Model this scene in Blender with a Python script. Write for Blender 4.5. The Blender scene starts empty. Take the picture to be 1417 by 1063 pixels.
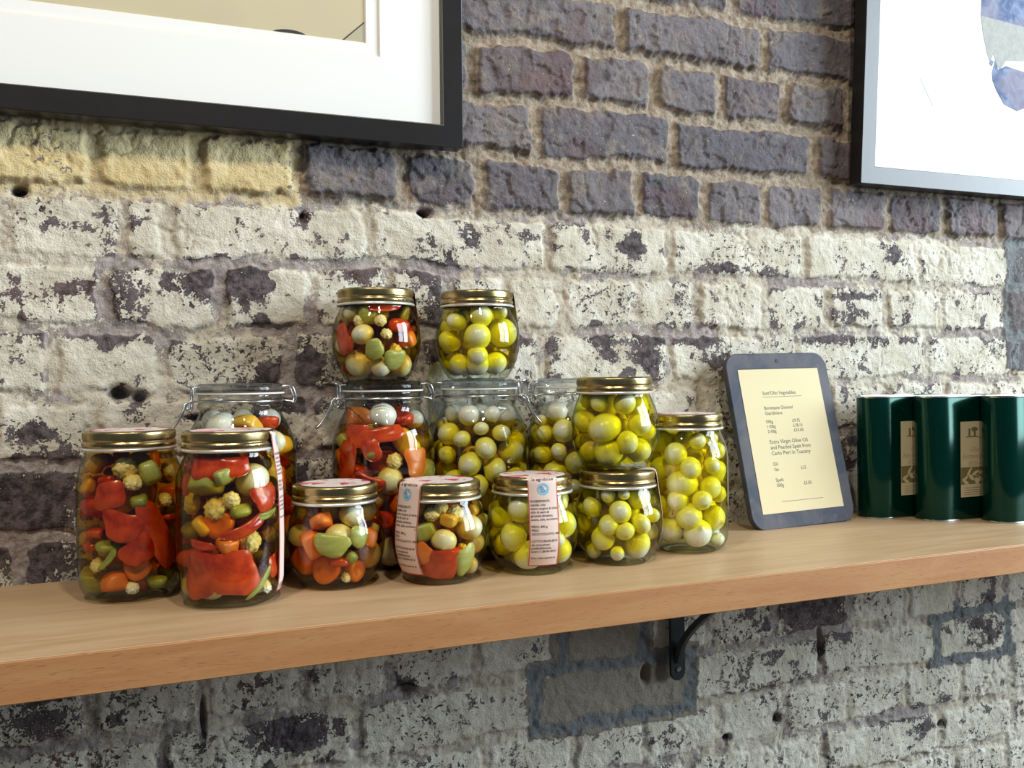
import bpy, math, random
import numpy as np
from mathutils import Vector, Matrix

# ------------------------------------------------------------------ camera, world, lights, exposure
S = bpy.context.scene
C = S.collection
PI = math.pi
YAW, PITCH, ROLL, FPX, CAMD, CAMH = .3893, -.0111, .0132, 1280.0, 1.0696, .215
cy, sy = math.cos(YAW), math.sin(YAW)
fw = Vector((sy * math.cos(PITCH), cy * math.cos(PITCH), math.sin(PITCH)))
r0 = Vector((cy, -sy, 0)); u0 = r0.cross(fw)
rv = math.cos(ROLL) * r0 - math.sin(ROLL) * u0
uv = math.sin(ROLL) * r0 + math.cos(ROLL) * u0
cam = bpy.data.objects.new('camera', bpy.data.cameras.new('camera')); C.objects.link(cam)
m = Matrix((rv, uv, -fw)).transposed().to_4x4(); m.translation = (0, -CAMD, CAMH)
cam.matrix_world = m
cam.data.sensor_width = 36; cam.data.lens = FPX * 36 / 1417; cam.data.clip_start = .02
S.camera = cam
S.view_settings.view_transform = 'Standard'; S.view_settings.look = 'None'
S.view_settings.exposure = 0.06; S.view_settings.gamma = 1.0; S.view_settings.use_curve_mapping = False
S.cycles.use_denoising = True
S.cycles.transparent_max_bounces = 40
S.cycles.max_bounces = 7; S.cycles.diffuse_bounces = 3; S.cycles.glossy_bounces = 3; S.cycles.transmission_bounces = 6
S.cycles.volume_bounces = 0
S.cycles.caustics_reflective = False; S.cycles.caustics_refractive = False

w = bpy.data.worlds.new('room_air'); S.world = w; w.use_nodes = True
nt = w.node_tree; nt.nodes.clear()
wo = nt.nodes.new('ShaderNodeOutputWorld'); wb = nt.nodes.new('ShaderNodeBackground')
wb.inputs[0].default_value = (.40, .55, .70, 1); wb.inputs[1].default_value = .19
nt.links.new(wb.outputs[0], wo.inputs[0])

def area(name, loc, target, sx, sz, power, col, spread=PI):
    d = bpy.data.lights.new(name, 'AREA'); d.shape = 'RECTANGLE'; d.size = sx; d.size_y = sz
    d.energy = power; d.color = col; d.spread = spread
    o = bpy.data.objects.new(name, d); C.objects.link(o); o.location = loc
    o.rotation_euler = (Vector(target) - Vector(loc)).to_track_quat('-Z', 'Y').to_euler()
    return o
# daylight through the tall shop window to the right: two panes
area('window_daylight', (3.3, -1.25, .95), (1.0, -.05, .2), .75, 1.6, 90, (.78, .91, 1.0))
area('window_daylight', (2.75, -1.95, .95), (.8, -.05, .2), .75, 1.6, 60, (.80, .92, 1.0))
# two warm halogen lamps on the ceiling in front of the wall
for lx, ly in ((-.55, -1.1), (.25, -1.25)):
    area('ceiling_lamp', (lx, ly, 1.75), (.1 + lx * .4, 0, .25), .10, .10, 13, (1.0, .88, .72))

# ------------------------------------------------------------------ helpers
def nz(name): return name
class NT:
    def __init__(s, name):
        s.m = bpy.data.materials.new(name); s.m.use_nodes = True; s.t = s.m.node_tree; s.t.nodes.clear()
        s.out = s.n('ShaderNodeOutputMaterial')
    def n(s, ty, **k):
        x = s.t.nodes.new(ty)
        for a, v in k.items(): setattr(x, a, v)
        return x
    def l(s, a, b): s.t.links.new(a, b)
    def val(s, sock, v):
        if isinstance(v, (int, float)): sock.default_value = v
        elif isinstance(v, (tuple, list)): sock.default_value = tuple(v) + ((1,) if len(v) == 3 and len(sock.default_value) == 4 else ())
        else: s.l(v, sock)
    def math(s, op, a, b=0.0, c=None, clamp=False):
        x = s.n('ShaderNodeMath', operation=op, use_clamp=clamp); s.val(x.inputs[0], a); s.val(x.inputs[1], b)
        if c is not None: s.val(x.inputs[2], c)
        return x.outputs[0]
    def mix(s, f, a, b, mode='MIX'):
        x = s.n('ShaderNodeMix', data_type='RGBA', blend_type=mode); s.val(x.inputs[0], f); s.val(x.inputs[6], a); s.val(x.inputs[7], b)
        return x.outputs[2]
    def sstep(s, v, lo, hi, a=0.0, b=1.0):
        x = s.n('ShaderNodeMapRange', interpolation_type='SMOOTHSTEP'); s.val(x.inputs[0], v)
        x.inputs[1].default_value = lo; x.inputs[2].default_value = hi; x.inputs[3].default_value = a; x.inputs[4].default_value = b
        return x.outputs[0]
    def coord(s, kind='Object', scale=(1, 1, 1)):
        x = s.n('ShaderNodeTexCoord'); mp = s.n('ShaderNodeMapping'); mp.inputs['Scale'].default_value = scale
        s.l(x.outputs[kind], mp.inputs[0]); return mp.outputs[0]
    def noise(s, vec, scale, detail=3, rough=.55, dist=0.0):
        x = s.n('ShaderNodeTexNoise'); s.val(x.inputs['Vector'], vec); x.inputs['Scale'].default_value = scale
        x.inputs['Detail'].default_value = detail; x.inputs['Roughness'].default_value = rough; x.inputs['Distortion'].default_value = dist
        return x.outputs[0]
    def attr(s, name):
        x = s.n('ShaderNodeAttribute', attribute_name=name); return x
    def sep(s, c):
        x = s.n('ShaderNodeSeparateColor'); s.l(c, x.inputs[0]); return x.outputs
    def prin(s, col, rough=.5, metal=0.0, spec=.5, bump=None, bstr=.3, bdist=.001, **k):
        p = s.n('ShaderNodeBsdfPrincipled'); s.val(p.inputs['Base Color'], col); s.val(p.inputs['Roughness'], rough)
        s.val(p.inputs['Metallic'], metal); p.inputs['Specular IOR Level'].default_value = spec
        if bump is not None:
            b = s.n('ShaderNodeBump'); b.inputs['Strength'].default_value = bstr; b.inputs['Distance'].default_value = bdist
            s.l(bump, b.inputs['Height']); s.l(b.outputs[0], p.inputs['Normal'])
        for a, v in k.items(): s.val(p.inputs[a.replace('_', ' ')], v)
        s.l(p.outputs[0], s.out.inputs[0]); return p

def simple(name, col, rough=.5, metal=0.0, spec=.5, var=.12, scale=60, bump=.0, **k):
    t = NT(name); n = t.noise(t.coord(), scale, 3)
    dark = tuple(c * (1 - var) for c in col); lite = tuple(min(1, c * (1 + var)) for c in col)
    c = t.mix(n, dark, lite)
    if bump: t.prin(c, rough, metal, spec, bump=n, bstr=bump, **k)
    else: t.prin(c, rough, metal, spec, **k)
    return t.m

def mesh_from(name, V, F, mats, mi=None, smooth=True, sharp=35):
    me = bpy.data.meshes.new(name); me.from_pydata([tuple(v) for v in V], [], [tuple(f) for f in F])
    for x in (mats if isinstance(mats, (list, tuple)) else [mats]): me.materials.append(x)
    if mi is not None: me.polygons.foreach_set('material_index', mi)
    if smooth:
        me.polygons.foreach_set('use_smooth', [True] * len(me.polygons)); me.set_sharp_from_angle(angle=math.radians(sharp))
    me.update(); return me
def link(name, me, parent=None, loc=(0, 0, 0), rot=(0, 0, 0)):
    o = bpy.data.objects.new(name, me); C.objects.link(o); o.location = loc; o.rotation_euler = rot
    if parent is not None: o.parent = parent
    return o
def tag(o, label=None, cat=None, group=None, kind=None):
    if label: o['label'] = label
    if cat: o['category'] = cat
    if group: o['group'] = group
    if kind: o['kind'] = kind
    return o
def thing(name, loc, label, cat, group=None, rz=0):
    o = link(name, None, None, loc, (0, 0, rz)); return tag(o, label, cat, group)

def lathe(prof, seg=64, rfun=None, closed=False, y=None):
    """prof: list of (r,z). returns V,F (quads). closed joins the last ring to the first."""
    V, F = [], []
    n = len(prof)
    for j, (r, z) in enumerate(prof):
        for i in range(seg):
            a = 2 * PI * i / seg; rr = rfun(r, z, i, j) if rfun else r
            V.append((rr * math.cos(a), rr * math.sin(a), z))
    for j in range(n - 1 + (1 if closed else 0)):
        k = (j + 1) % n
        for i in range(seg):
            i2 = (i + 1) % seg
            F.append((j * seg + i, j * seg + i2, k * seg + i2, k * seg + i))
    return V, F
def capped(prof, seg=64, rfun=None):
    V, F = lathe(prof, seg, rfun); n = len(prof)
    F.append(tuple(range(seg))[::-1]); F.append(tuple(range((n - 1) * seg, n * seg)))
    return V, F
def box(x0, x1, y0, y1, z0, z1):
    V = [(x, y, z) for z in (z0, z1) for y in (y0, y1) for x in (x0, x1)]
    F = [(0, 2, 3, 1), (4, 5, 7, 6), (0, 1, 5, 4), (2, 6, 7, 3), (0, 4, 6, 2), (1, 3, 7, 5)]
    return V, F
def join(*parts):
    V, F = [], []
    for v, f in parts:
        o = len(V); V += list(v); F += [tuple(i + o for i in q) for q in f]
    return V, F
def bevel(o, wd=.001, seg=2, ang=40):
    b = o.modifiers.new('edge', 'BEVEL'); b.width = wd; b.segments = seg; b.limit_method = 'ANGLE'; b.angle_limit = math.radians(ang)
def tube(pts, r, seg=8, sub=6, closed=False):
    """smooth tube along Catmull-Rom points"""
    P = [Vector(p) for p in pts]; n = len(P); Q = []
    for i in range(n - 1 if not closed else n):
        a, b, c, d = (P[(i - 1) % n] if (closed or i > 0) else P[0] * 2 - P[1]), P[i], P[(i + 1) % n], (P[(i + 2) % n] if (closed or i < n - 2) else P[-1] * 2 - P[-2])
        for k in range(sub):
            t = k / sub
            Q.append(.5 * ((2 * b) + (c - a) * t + (2 * a - 5 * b + 4 * c - d) * t * t + (-a + 3 * b - 3 * c + d) * t ** 3))
    if not closed: Q.append(P[-1])
    V, F = [], []; N = len(Q); prev = None
    for i, q in enumerate(Q):
        t = (Q[min(i + 1, N - 1)] - Q[max(i - 1, 0)]) if not closed else (Q[(i + 1) % N] - Q[i - 1])
        t.normalize()
        if prev is None: nrm = t.orthogonal().normalized()
        else: nrm = (prev - t * prev.dot(t)).normalized()
        prev = nrm; bn = t.cross(nrm)
        for k in range(seg):
            a = 2 * PI * k / seg; V.append(q + r * (math.cos(a) * nrm + math.sin(a) * bn))
    for i in range(N - 1 if not closed else N):
        j = (i + 1) % N
        for k in range(seg):
            k2 = (k + 1) % seg; F.append((i * seg + k, i * seg + k2, j * seg + k2, j * seg + k))
    if not closed: F.append(tuple(range(seg))[::-1]); F.append(tuple(range((N - 1) * seg, N * seg)))
    return V, F

# ---- numpy noise
def vnoise(x, y, freq, seed):
    rs = np.random.RandomState(seed); G = rs.rand(256, 256)
    X = x * freq + 37.3; Y = y * freq + 91.7
    xi = np.floor(X).astype(int); yi = np.floor(Y).astype(int); fx = X - xi; fy = Y - yi
    fx = fx * fx * (3 - 2 * fx); fy = fy * fy * (3 - 2 * fy)
    g = lambda a, b: G[(yi + b) % 256, (xi + a) % 256]
    return (g(0, 0) * (1 - fx) + g(1, 0) * fx) * (1 - fy) + (g(0, 1) * (1 - fx) + g(1, 1) * fx) * fy
def fbm(x, y, freq, seed, octv=4, rough=.55):
    s = 0; a = 1; t = 0
    for o in range(octv):
        s = s + a * vnoise(x, y, freq * 2.03 ** o, seed + 17 * o); t += a; a *= rough
    return s / t
def ss(e0, e1, x):
    t = np.clip((x - e0) / (e1 - e0), 0, 1); return t * t * (3 - 2 * t)

# ------------------------------------------------------------------ brick wall
WY = .028          # plane of the brick faces
P0, PC = .4196, .0747
JOINTS = {
 -4: [.56, .798, 1.03, 1.25], -3: [.37, .615, .851, 1.08, 1.32], -2: [.403, .552, .669, .778, .887, 1.005, 1.12, 1.24, 1.36], -1: [.26, .492, .698, .94, 1.17, 1.39],
 0: [-.15, -.035, .072, .184, .308, .412, .531, .641, .749, .852, .962, 1.082, 1.198, 1.317], 1: [-.12, -.008, .041, .27, .505, .692, .924, 1.144, 1.347],
 2: [-.028, .094, .198, .292, .37, .448, .526, .639, .735, .854, .967, 1.078, 1.194, 1.335], 3: [-.08, .03, .169, .327, .498, .69, .912, 1.162, 1.354],
 4: [-.14, -.039, .088, .194, .29, .40, .51, .63, .74, .85, .97, 1.08, 1.2, 1.31], 8: [-.05, .068, .18, .285, .395, .52, .641, .75, .862, 1.004, 1.118, 1.221, 1.33],
 9: [-.2, .026, .243, .48, .716, .947, 1.18, 1.333], 10: [-.06, .05, .16, .28, .41, .534, .645, .764, .877, .997, 1.109, 1.229, 1.34], 11: [.02, .25, .48, .71, .949, 1.182, 1.344]}
def wall():
    x0, x1, z0, z1, st = -.62, 1.95, -.66, 1.02, .0017
    nx = int((x1 - x0) / st); nz_ = int((z1 - z0) / st)
    xs = np.linspace(x0, x1, nx); zs = np.linspace(z0, z1, nz_)
    X, Z = np.meshgrid(xs, zs)
    Xw = X + .010 * (fbm(X, Z, 22, 3, 3) - .5) + .004 * (fbm(X, Z, 90, 4, 2) - .5)
    Zw = Z + .012 * (fbm(X, Z, 9, 5, 2) - .5) + .0085 * (fbm(X, Z, 30, 6, 3) - .5) + .003 * (fbm(X, Z, 110, 7, 2) - .5)
    row = np.ceil((P0 - Zw) / PC).astype(int)        # row k lies between lines k-1 (top) and k (bottom)
    zt = P0 - (row - 1) * PC; zb = P0 - row * PC
    dzz = np.minimum(zt - Zw, Zw - zb)
    dxx = np.full_like(X, 1.0); bid = np.zeros_like(row)
    rnd = random.Random(5)
    for k in range(row.min(), row.max() + 1):
        J = list(JOINTS.get(k, []))
        if not J: J = [rnd.uniform(-.1, .1)]
        hd = k % 2 == 0; L = lambda: rnd.uniform(.105, .118) if hd else rnd.uniform(.222, .24)
        while J[0] > x0 - .1: J.insert(0, J[0] - L())
        while J[-1] < x1 + .1: J.append(J[-1] + L())
        J = np.array(J); mk = row == k
        xx = Xw[mk]; i = np.clip(np.searchsorted(J, xx), 1, len(J) - 1)
        dxx[mk] = np.minimum(xx - J[i - 1], J[i] - xx); bid[mk] = (k + 30) * 37 + i
    bid = bid % 4096
    rs = np.random.RandomState(11); R1, R2, R3, R4 = rs.rand(4, 4096)
    wig = fbm(X, Z, 60, 21, 3) - .5
    mw = .0058 + .009 * wig + .0012 * (Z > .41)
    k_ = .007; h_ = np.clip(.5 + .5 * (dxx - dzz) / k_, 0, 1)
    d = dxx * (1 - h_) + dzz * h_ - k_ * h_ * (1 - h_)
    b = ss(mw - .002, mw + .0055, d + .004 * (fbm(X, Z, 140, 22, 3) - .5))
    low = fbm(X, Z, 5, 31, 3); mid = fbm(X, Z, 26, 32, 4); fine = fbm(X, Z, 120, 33, 4)
    upper = ss(.4196 + .012, .4196 - .004, Zw + .014 * (mid - .5) * 2)         # 1 = painted zone below this line
    yel = ss(.192, .182, Xw + .01 * (mid - .5)) * ss(.405, .425, Z + .012 * (mid - .5) * 2)
    relief = .0080 - .0046 * upper
    H = b * relief * (.75 + .5 * R1[bid]) + b * .0035 * (R2[bid] - .5) + .0055 * (low - .5) + (.0062 - .0022 * upper) * (mid - .5) + (.0038 - .0010 * upper) * (fine - .5) + (1 - b) * .006 * (fbm(X, Z, 75, 61, 3) - .5)
    H -= .0022 * np.clip(1 - np.abs(fbm(X, Z, 18, 62, 4) - .5) * 34, 0, 1) * ss(.5, .6, fbm(X, Z, 7, 63, 2))
    flk = fbm(X, Z, 40, 41, 3)
    H -= (1 - upper) * (1 - yel) * b * .0022 * (flk > .56)                       # spalled faces of the bare bricks
    # painted coverage
    bed = (1 - b) * (dzz < dxx)
    lowz = ss(-.03, .03, Z); lft = ss(.45, .0, X) * ss(-.1, .0, Z) * ss(.36, .25, Z)
    cov = upper * (.93 - (.14 + .24 * lowz) * bed * ss(.49, .6, fbm(X * .45, Z, 16, 53, 3)) - .12 * lft * ss(.4, .6, fbm(X, Z, 9, 57, 3)) - .22 * (1 - b) * ss(.5, .65, low) - .45 * ss(.54, .70, fbm(X, Z, 13, 51, 3)) * ss(.40, .6, fbm(X, Z, 4, 54, 2))
                   - .40 * ss(.57, .67, fbm(X, Z, 48, 55, 3)) - .20 * ss(.45, .7, fbm(X, Z, 5, 52, 2)))
    cov = np.maximum(cov, yel * 1.05)
    bare = [(.787,.362,.056,.009),(.635,.382,.02,.015),(.48,.394,.023,.009),(1.094,.394,.022,.014),(.09,.324,.037,.018),(.13,.316,.02,.016),(-.065,.312,.012,.008),
      (-.038,.266,.043,.007),(1.022,.326,.05,.006),(.69,.259,.065,.007),(.655,.235,.024,.014),(.966,.26,.049,.009),(.035,.25,.014,.018),(.256,.337,.026,.017),(.149,-.002,.05,.03),
      (-.095,.158,.023,.008),(-.089,.097,.04,.02),(.161,.216,.04,.028),(.346,.277,.024,.022),(.127,.15,.04,.036),(.163,-.206,.05,.022),(.303,-.17,.012,.010),(.921,-.136,.045,.012),
      (1.101,-.324,.08,.010),(1.145,-.354,.03,.012),(-.094,-.149,.045,.03),(1.36,.296,.024,.06),(.443,.259,.042,.012),(-.11,.04,.05,.04),(.40,.12,.05,.03),(.73,.27,.03,.01),
      (.33,.345,.05,.006),(.60,.345,.05,.006),(.93,.345,.06,.006),(.12,.345,.06,.006)]
    for (bx, bz, ra, rb) in bare:
        q = ((X - bx) / ra) ** 2 + ((Z - bz) / rb) ** 2
        cov -= .75 * np.exp(-q * .8) * (.55 + .9 * mid)
    for (bx, bz, ra, rb, am) in [(.12,.31,.10,.035,.40),(.20,.17,.10,.06,.42),(-.08,.10,.09,.06,.40),(.33,.30,.06,.05,.34),(.16,.24,.06,.03,.36),(.45,.33,.05,.04,.25),(.70,.34,.10,.06,.22),(1.13,.37,.09,.03,.30),(1.02,.28,.10,.04,.22),
          (.30,-.19,.12,.04,.30),(.92,-.15,.10,.04,.30),(1.10,-.32,.13,.04,.30),(.08,-.20,.10,.06,.30),(.62,-.30,.12,.05,.25),(-.07,.30,.05,.02,.3),(.56,.27,.06,.05,.25)]:
        cov -= am * np.exp(-(((X - bx) / ra) ** 2 + ((Z - bz) / rb) ** 2)) * ss(.35, .6, fbm(X, Z, 34, 91, 3)) * upper
    # repairs in grey cement around a few replaced bricks
    def rect(cx, cz, ax, az, sft=.006): return ss(sft, 0, np.maximum(np.abs(X - cx + .012 * (mid - .5)) - ax, np.abs(Z - cz + .012 * (mid - .5)) - az))
    r9z = P0 - 8.5 * PC; r8z = P0 - 7.5 * PC
    rep = np.maximum(rect(.598, r9z, .128, PC * .66), rect(.58, r8z + .01, .075, PC * .5))
    rep2 = rect(1.257, r9z + .002, .095, PC * .66)
    rep3 = rect(1.40, .335, .065, .12)
    tan = rep * b
    cem = np.maximum(rep * (1 - b), np.maximum(rep2 * (1 - b), rep3 * (.35 + .65 * (1 - b))))
    cov = cov * (1 - rep) ; cov = cov * (1 - rep2 * (1 - b)) ; cov = cov * (1 - .85 * rep3)
    H += .003 * cem
    for (hx, hz, ra, rb, dp) in [(.339,.416,.008,.005,.03),(-.014,.199,.010,.008,.03),(.006,.192,.008,.008,.015),(-.108,.416,.007,.005,.03),(.947,-.198,.0045,.020,.03),(.867,-.297,.006,.006,.02),
          (.78,-.31,.006,.005,.015),(.074,.17,.02,.004,.01),(.19,.404,.004,.006,.012),(.645,-.20,.006,.012,.015),(1.19,-.355,.006,.006,.02),(.305,-.172,.010,.007,.012),(.068,-.17,.003,.02,.015)]:
        q = ((X - hx + .004 * wig) / ra) ** 2 + ((Z - hz + .004 * wig) / rb) ** 2
        H -= dp * np.exp(-q ** 1.5); cov -= .8 * np.exp(-q * .5)
    Y = WY + .0085 - H
    V = np.stack([X, Y, Z], -1).reshape(-1, 3)
    idx = np.arange(nx * nz_).reshape(nz_, nx)
    Q = np.stack([idx[:-1, :-1], idx[:-1, 1:], idx[1:, 1:], idx[1:, :-1]], -1).reshape(-1, 4)
    me = bpy.data.meshes.new('wall_back'); n = len(V); q = len(Q)
    me.vertices.add(n); me.vertices.foreach_set('co', V.astype(np.float32).ravel())
    me.loops.add(q * 4); me.loops.foreach_set('vertex_index', Q.astype(np.int32).ravel())
    me.polygons.add(q); me.polygons.foreach_set('loop_start', np.arange(0, q * 4, 4, dtype=np.int32))
    me.update(calc_edges=True); me.polygons.foreach_set('use_smooth', np.ones(q, bool))
    def att(name, a, b_, c_, d_):
        A = me.attributes.new(name, 'FLOAT_COLOR', 'POINT')
        A.data.foreach_set('color', np.stack([np.broadcast_to(v, X.shape) for v in (a, b_, c_, d_)], -1).astype(np.float32).ravel())
    tone = R3[bid]; red = ss(.8, 1.0, R4[bid]) * .28 + .5 * ss(.58, .72, fbm(X, Z, 14, 71, 3)) * (1 - upper)
    red = np.maximum(red, np.exp(-(((X + .09) / .07) ** 2 + ((Z + .19) / .02) ** 2)))
    att('wall_a', np.clip(cov, 0, 1), b, tone, yel)
    att('wall_b', tan, cem, red, upper)
    return link('wall_back', me)

def wall_mat():
    t = NT('painted_brick'); co = t.coord()
    A = t.attr('wall_a'); a = t.sep(A.outputs['Color']); B = t.attr('wall_b'); bb = t.sep(B.outputs['Color'])
    cov, brick, tone, yel = a[0], a[1], a[2], A.outputs['Alpha']
    tan, cem, red, upper = bb[0], bb[1], bb[2], B.outputs['Alpha']
    n1 = t.noise(co, 105, 6, .66); n2 = t.noise(co, 420, 3, .6); n3 = t.noise(co, 24, 5, .6); n4 = t.noise(co, 9, 3)
    thr = t.math('ADD', t.math('MULTIPLY', n1, .72), t.math('MULTIPLY', n2, .28))
    v = t.math('SUBTRACT', cov, t.math('MULTIPLY_ADD', thr, 2.3, -.78))
    spk = t.math('MULTIPLY', t.sstep(t.noise(co, 170, 3, .55, .8), .575, .61), t.sstep(t.noise(co, 11, 3, .6), .46, .60)); v = t.math('SUBTRACT', v, t.math('MULTIPLY', spk, .9))
    mask = t.sstep(v, -.02, .03)
    bk = t.mix(tone, (.115, .108, .125), (.200, .178, .185))
    bk = t.mix(t.sstep(n3, .5, .68), bk, (.22, .19, .17))
    bk = t.mix(t.sstep(n1, .52, .75), bk, (.10, .072, .076)); bk = t.mix(t.sstep(t.noise(co, 55, 5, .7, 1.5), .56, .66, 0, .6), bk, (.30, .24, .175)); bk = t.mix(t.sstep(t.noise(co, 17, 4, .6, .8), .52, .66, 0, .55), bk, (.085, .07, .075))
    bk = t.mix(t.math('MULTIPLY', red, .75), bk, (.135, .075, .078))
    bkp = t.mix(t.sstep(n1, .35, .65), (.032, .027, .027), (.15, .12, .125))      # brick bared by flaking paint
    bk = t.mix(upper, bk, t.mix(t.math('MULTIPLY', red, .6), bkp, (.22, .09, .07)))
    mo = t.mix(t.sstep(n1, .3, .7), (.22, .175, .13), (.43, .35, .265))
    mop = t.mix(t.sstep(n1, .3, .7), (.22, .185, .175), (.42, .365, .34))
    mo = t.mix(upper, mo, mop)
    base = t.mix(t.sstep(brick, .25, .7), mo, bk)
    base = t.mix(tan, base, t.mix(n1, (.25, .215, .165), (.33, .29, .23)))
    base = t.mix(cem, base, t.mix(n1, (.12, .13, .135), (.22, .235, .24)))
    wh = t.mix(t.sstep(n3, .35, .7), (.58, .53, .42), (.75, .71, .61))
    wh = t.mix(t.sstep(n1, .50, .74, 0, .6), wh, (.44, .38, .285)); wh = t.mix(t.sstep(n2, .62, .74, 0, .3), wh, (.30, .26, .21))
    ye = t.mix(t.sstep(n3, .35, .7), (.60, .47, .23), (.72, .60, .35))
    pt = t.mix(yel, wh, ye)
    dirt = t.math('MULTIPLY', t.sstep(brick, .75, .15), t.sstep(n4, .35, .65, .35, 1.0))
    pt = t.mix(t.math('MULTIPLY', dirt, .6), pt, (.42, .345, .25))
    col = t.mix(mask, base, pt)
    hgt = t.math('ADD', t.math('MULTIPLY', mask, .55), t.math('ADD', t.math('MULTIPLY', n1, .9), t.math('MULTIPLY', n2, .45)))
    t.prin(col, .8, spec=.25, bump=hgt, bstr=.9, bdist=.0022)
    return t.m
WALL = wall(); WALL.data.materials.append(wall_mat()); tag(WALL, 'old brick wall with flaking white paint below and bare bricks above', 'wall', kind='structure')

# floor of the shop below and in front of the wall
def floor_mat():
    t = NT('dark_floorboards'); n = t.noise(t.coord(scale=(1, 8, 1)), 4, 4); t.prin(t.mix(n, (.10, .07, .05), (.17, .12, .085)), .5, spec=.3); return t.m
v, f = box(-2.5, 4.2, -4.0, .12, -1.18, -1.12); FL = link('floor', mesh_from('floor', v, f, floor_mat(), smooth=False)); tag(FL, 'dark wooden floor of the shop', 'floor', kind='structure')

# ------------------------------------------------------------------ shelf and bracket
def wood(name, c1, c2, c3, flecks=.5, rough=.45):
    t = NT(name); co = t.coord(scale=(1, 9, 9)); co2 = t.coord(scale=(6, 90, 90))
    n = t.noise(co, 7, 5, .6, .4); f = t.noise(co2, 16, 2, .5)
    c = t.mix(t.sstep(n, .3, .7), c1, c2); c = t.mix(t.sstep(f, .60, .70, 0, flecks), c, c3)
    g = t.noise(t.coord(scale=(.7, 1, 1)), 5, 2); c = t.mix(t.sstep(g, .3, .7, 0, .35), c, c2)
    t.prin(c, rough, spec=.4, bump=f, bstr=.12, bdist=.0005); return t.m
M_top = wood('beech_top', (.47, .305, .165), (.57, .405, .24), (.42, .265, .14), .25, .42)
M_edge = wood('beech_edge', (.44, .195, .072), (.52, .265, .108), (.26, .115, .05), .7, .5)
shelf = thing('shelf', (0, 0, 0), 'long pale beech board shelf running along the brick wall under the jars', 'shelf')
v, f = box(-.62, 1.95, -.268, .024, -.0333, 0)
o = link('board', mesh_from('board', v, f, M_top), shelf); bevel(o, .0006)
v, f = box(-.62, 1.95, -.272, -.2681, -.0333, -.0002)
o = link('edge_lipping', mesh_from('edge_lipping', v, f, M_edge), shelf); bevel(o, .0009); o['label'] = 'redder beech edge strip'

M_iron = simple('black_iron', (.022, .028, .032), .42, .3, .5, .3, 90, .25)
br = thing('shelf_bracket', (.687, .022, -.0335), 'black cast iron shelf bracket screwed to the wall under the shelf', 'bracket')
def strap(hw, z0, z1, th):
    """upright wall strap with a rounded foot, front at y=-th"""
    out = [(-hw, z1), (-hw, z0 + hw)] + [(-hw * math.cos(a), z0 + hw - hw * math.sin(a)) for a in np.linspace(0, PI, 13)[1:-1]] + [(hw, z0 + hw), (hw, z1)]
    n = len(out); V = [(x, 0, z) for x, z in out] + [(x, -th, z) for x, z in out]
    F = [tuple(range(n)), tuple(range(n, 2 * n))[::-1]] + [(i, n + i, n + (i + 1) % n, (i + 1) % n) for i in range(n)]
    return V, F
v, f = strap(.0115, -.176, 0, .005); o = link('wall_strap', mesh_from('wall_strap', v, f, M_iron), br); bevel(o, .0008)
v, f = box(-.0115, .0115, -.215, 0, -.005, 0); o = link('shelf_strap', mesh_from('shelf_strap', v, f, M_iron), br); bevel(o, .0008)
def arc_brace():
    pts = []
    for i in range(15):
        t = i / 14; y = -.004 - .186 * t; z = -.150 + .146 * (t ** .62); pts.append((y, z))
    V, F = [], []
    for i, (y, z) in enumerate(pts):
        a = pts[max(i - 1, 0)]; b = pts[min(i + 1, 14)]; ty, tz = b[0] - a[0], b[1] - a[1]; L = math.hypot(ty, tz); ny, nz2 = -tz / L, ty / L
        for sx, sn in ((-.0065, -.003), (.0065, -.003), (.0035, .004), (-.0035, .004)):
            V.append((sx, y + ny * sn, z + nz2 * sn))
    for i in range(14):
        for k in range(4):
            k2 = (k + 1) % 4; F.append((i * 4 + k, i * 4 + k2, i * 4 + 4 + k2, i * 4 + 4 + k))
    F += [(3, 2, 1, 0), (56, 57, 58, 59)]
    return V, F
v, f = arc_brace(); o = link('brace', mesh_from('brace', v, f, M_iron), br); bevel(o, .0008)
M_steel = simple('screw_steel', (.45, .46, .46), .3, 1.0, .5, .1)
v, f = capped([(.0001, 0), (.0036, 0), (.0036, .0012), (.0026, .0022), (.0018, .0022), (.0014, .0012), (.0001, .0012)], 20)
o = link('screw', mesh_from('screw', v, f, M_steel), br, (0, -.0052, -.160), (PI / 2, 0, 0)); o['label'] = 'steel screw head'

# ------------------------------------------------------------------ lettering
_tc = {}
def text_geo(s, size, shear=0.0, align='LEFT', space=1.0, bold=0.0):
    key = (s, size, shear, align, space, bold)
    if key in _tc: return _tc[key]
    cu = bpy.data.curves.new('tmp', 'FONT'); cu.body = s; cu.size = size; cu.shear = shear; cu.align_x = align; cu.space_character = space
    cu.offset = bold; cu.resolution_u = 3
    ob = bpy.data.objects.new('tmp', cu); C.objects.link(ob)
    dg = bpy.context.evaluated_depsgraph_get(); ev = ob.evaluated_get(dg); me = ev.to_mesh()
    V = [(p.co.x, p.co.y) for p in me.vertices]; F = [tuple(p.vertices) for p in me.polygons]
    ev.to_mesh_clear(); bpy.data.objects.remove(ob); bpy.data.curves.remove(cu)
    _tc[key] = (V, F); return V, F

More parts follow.
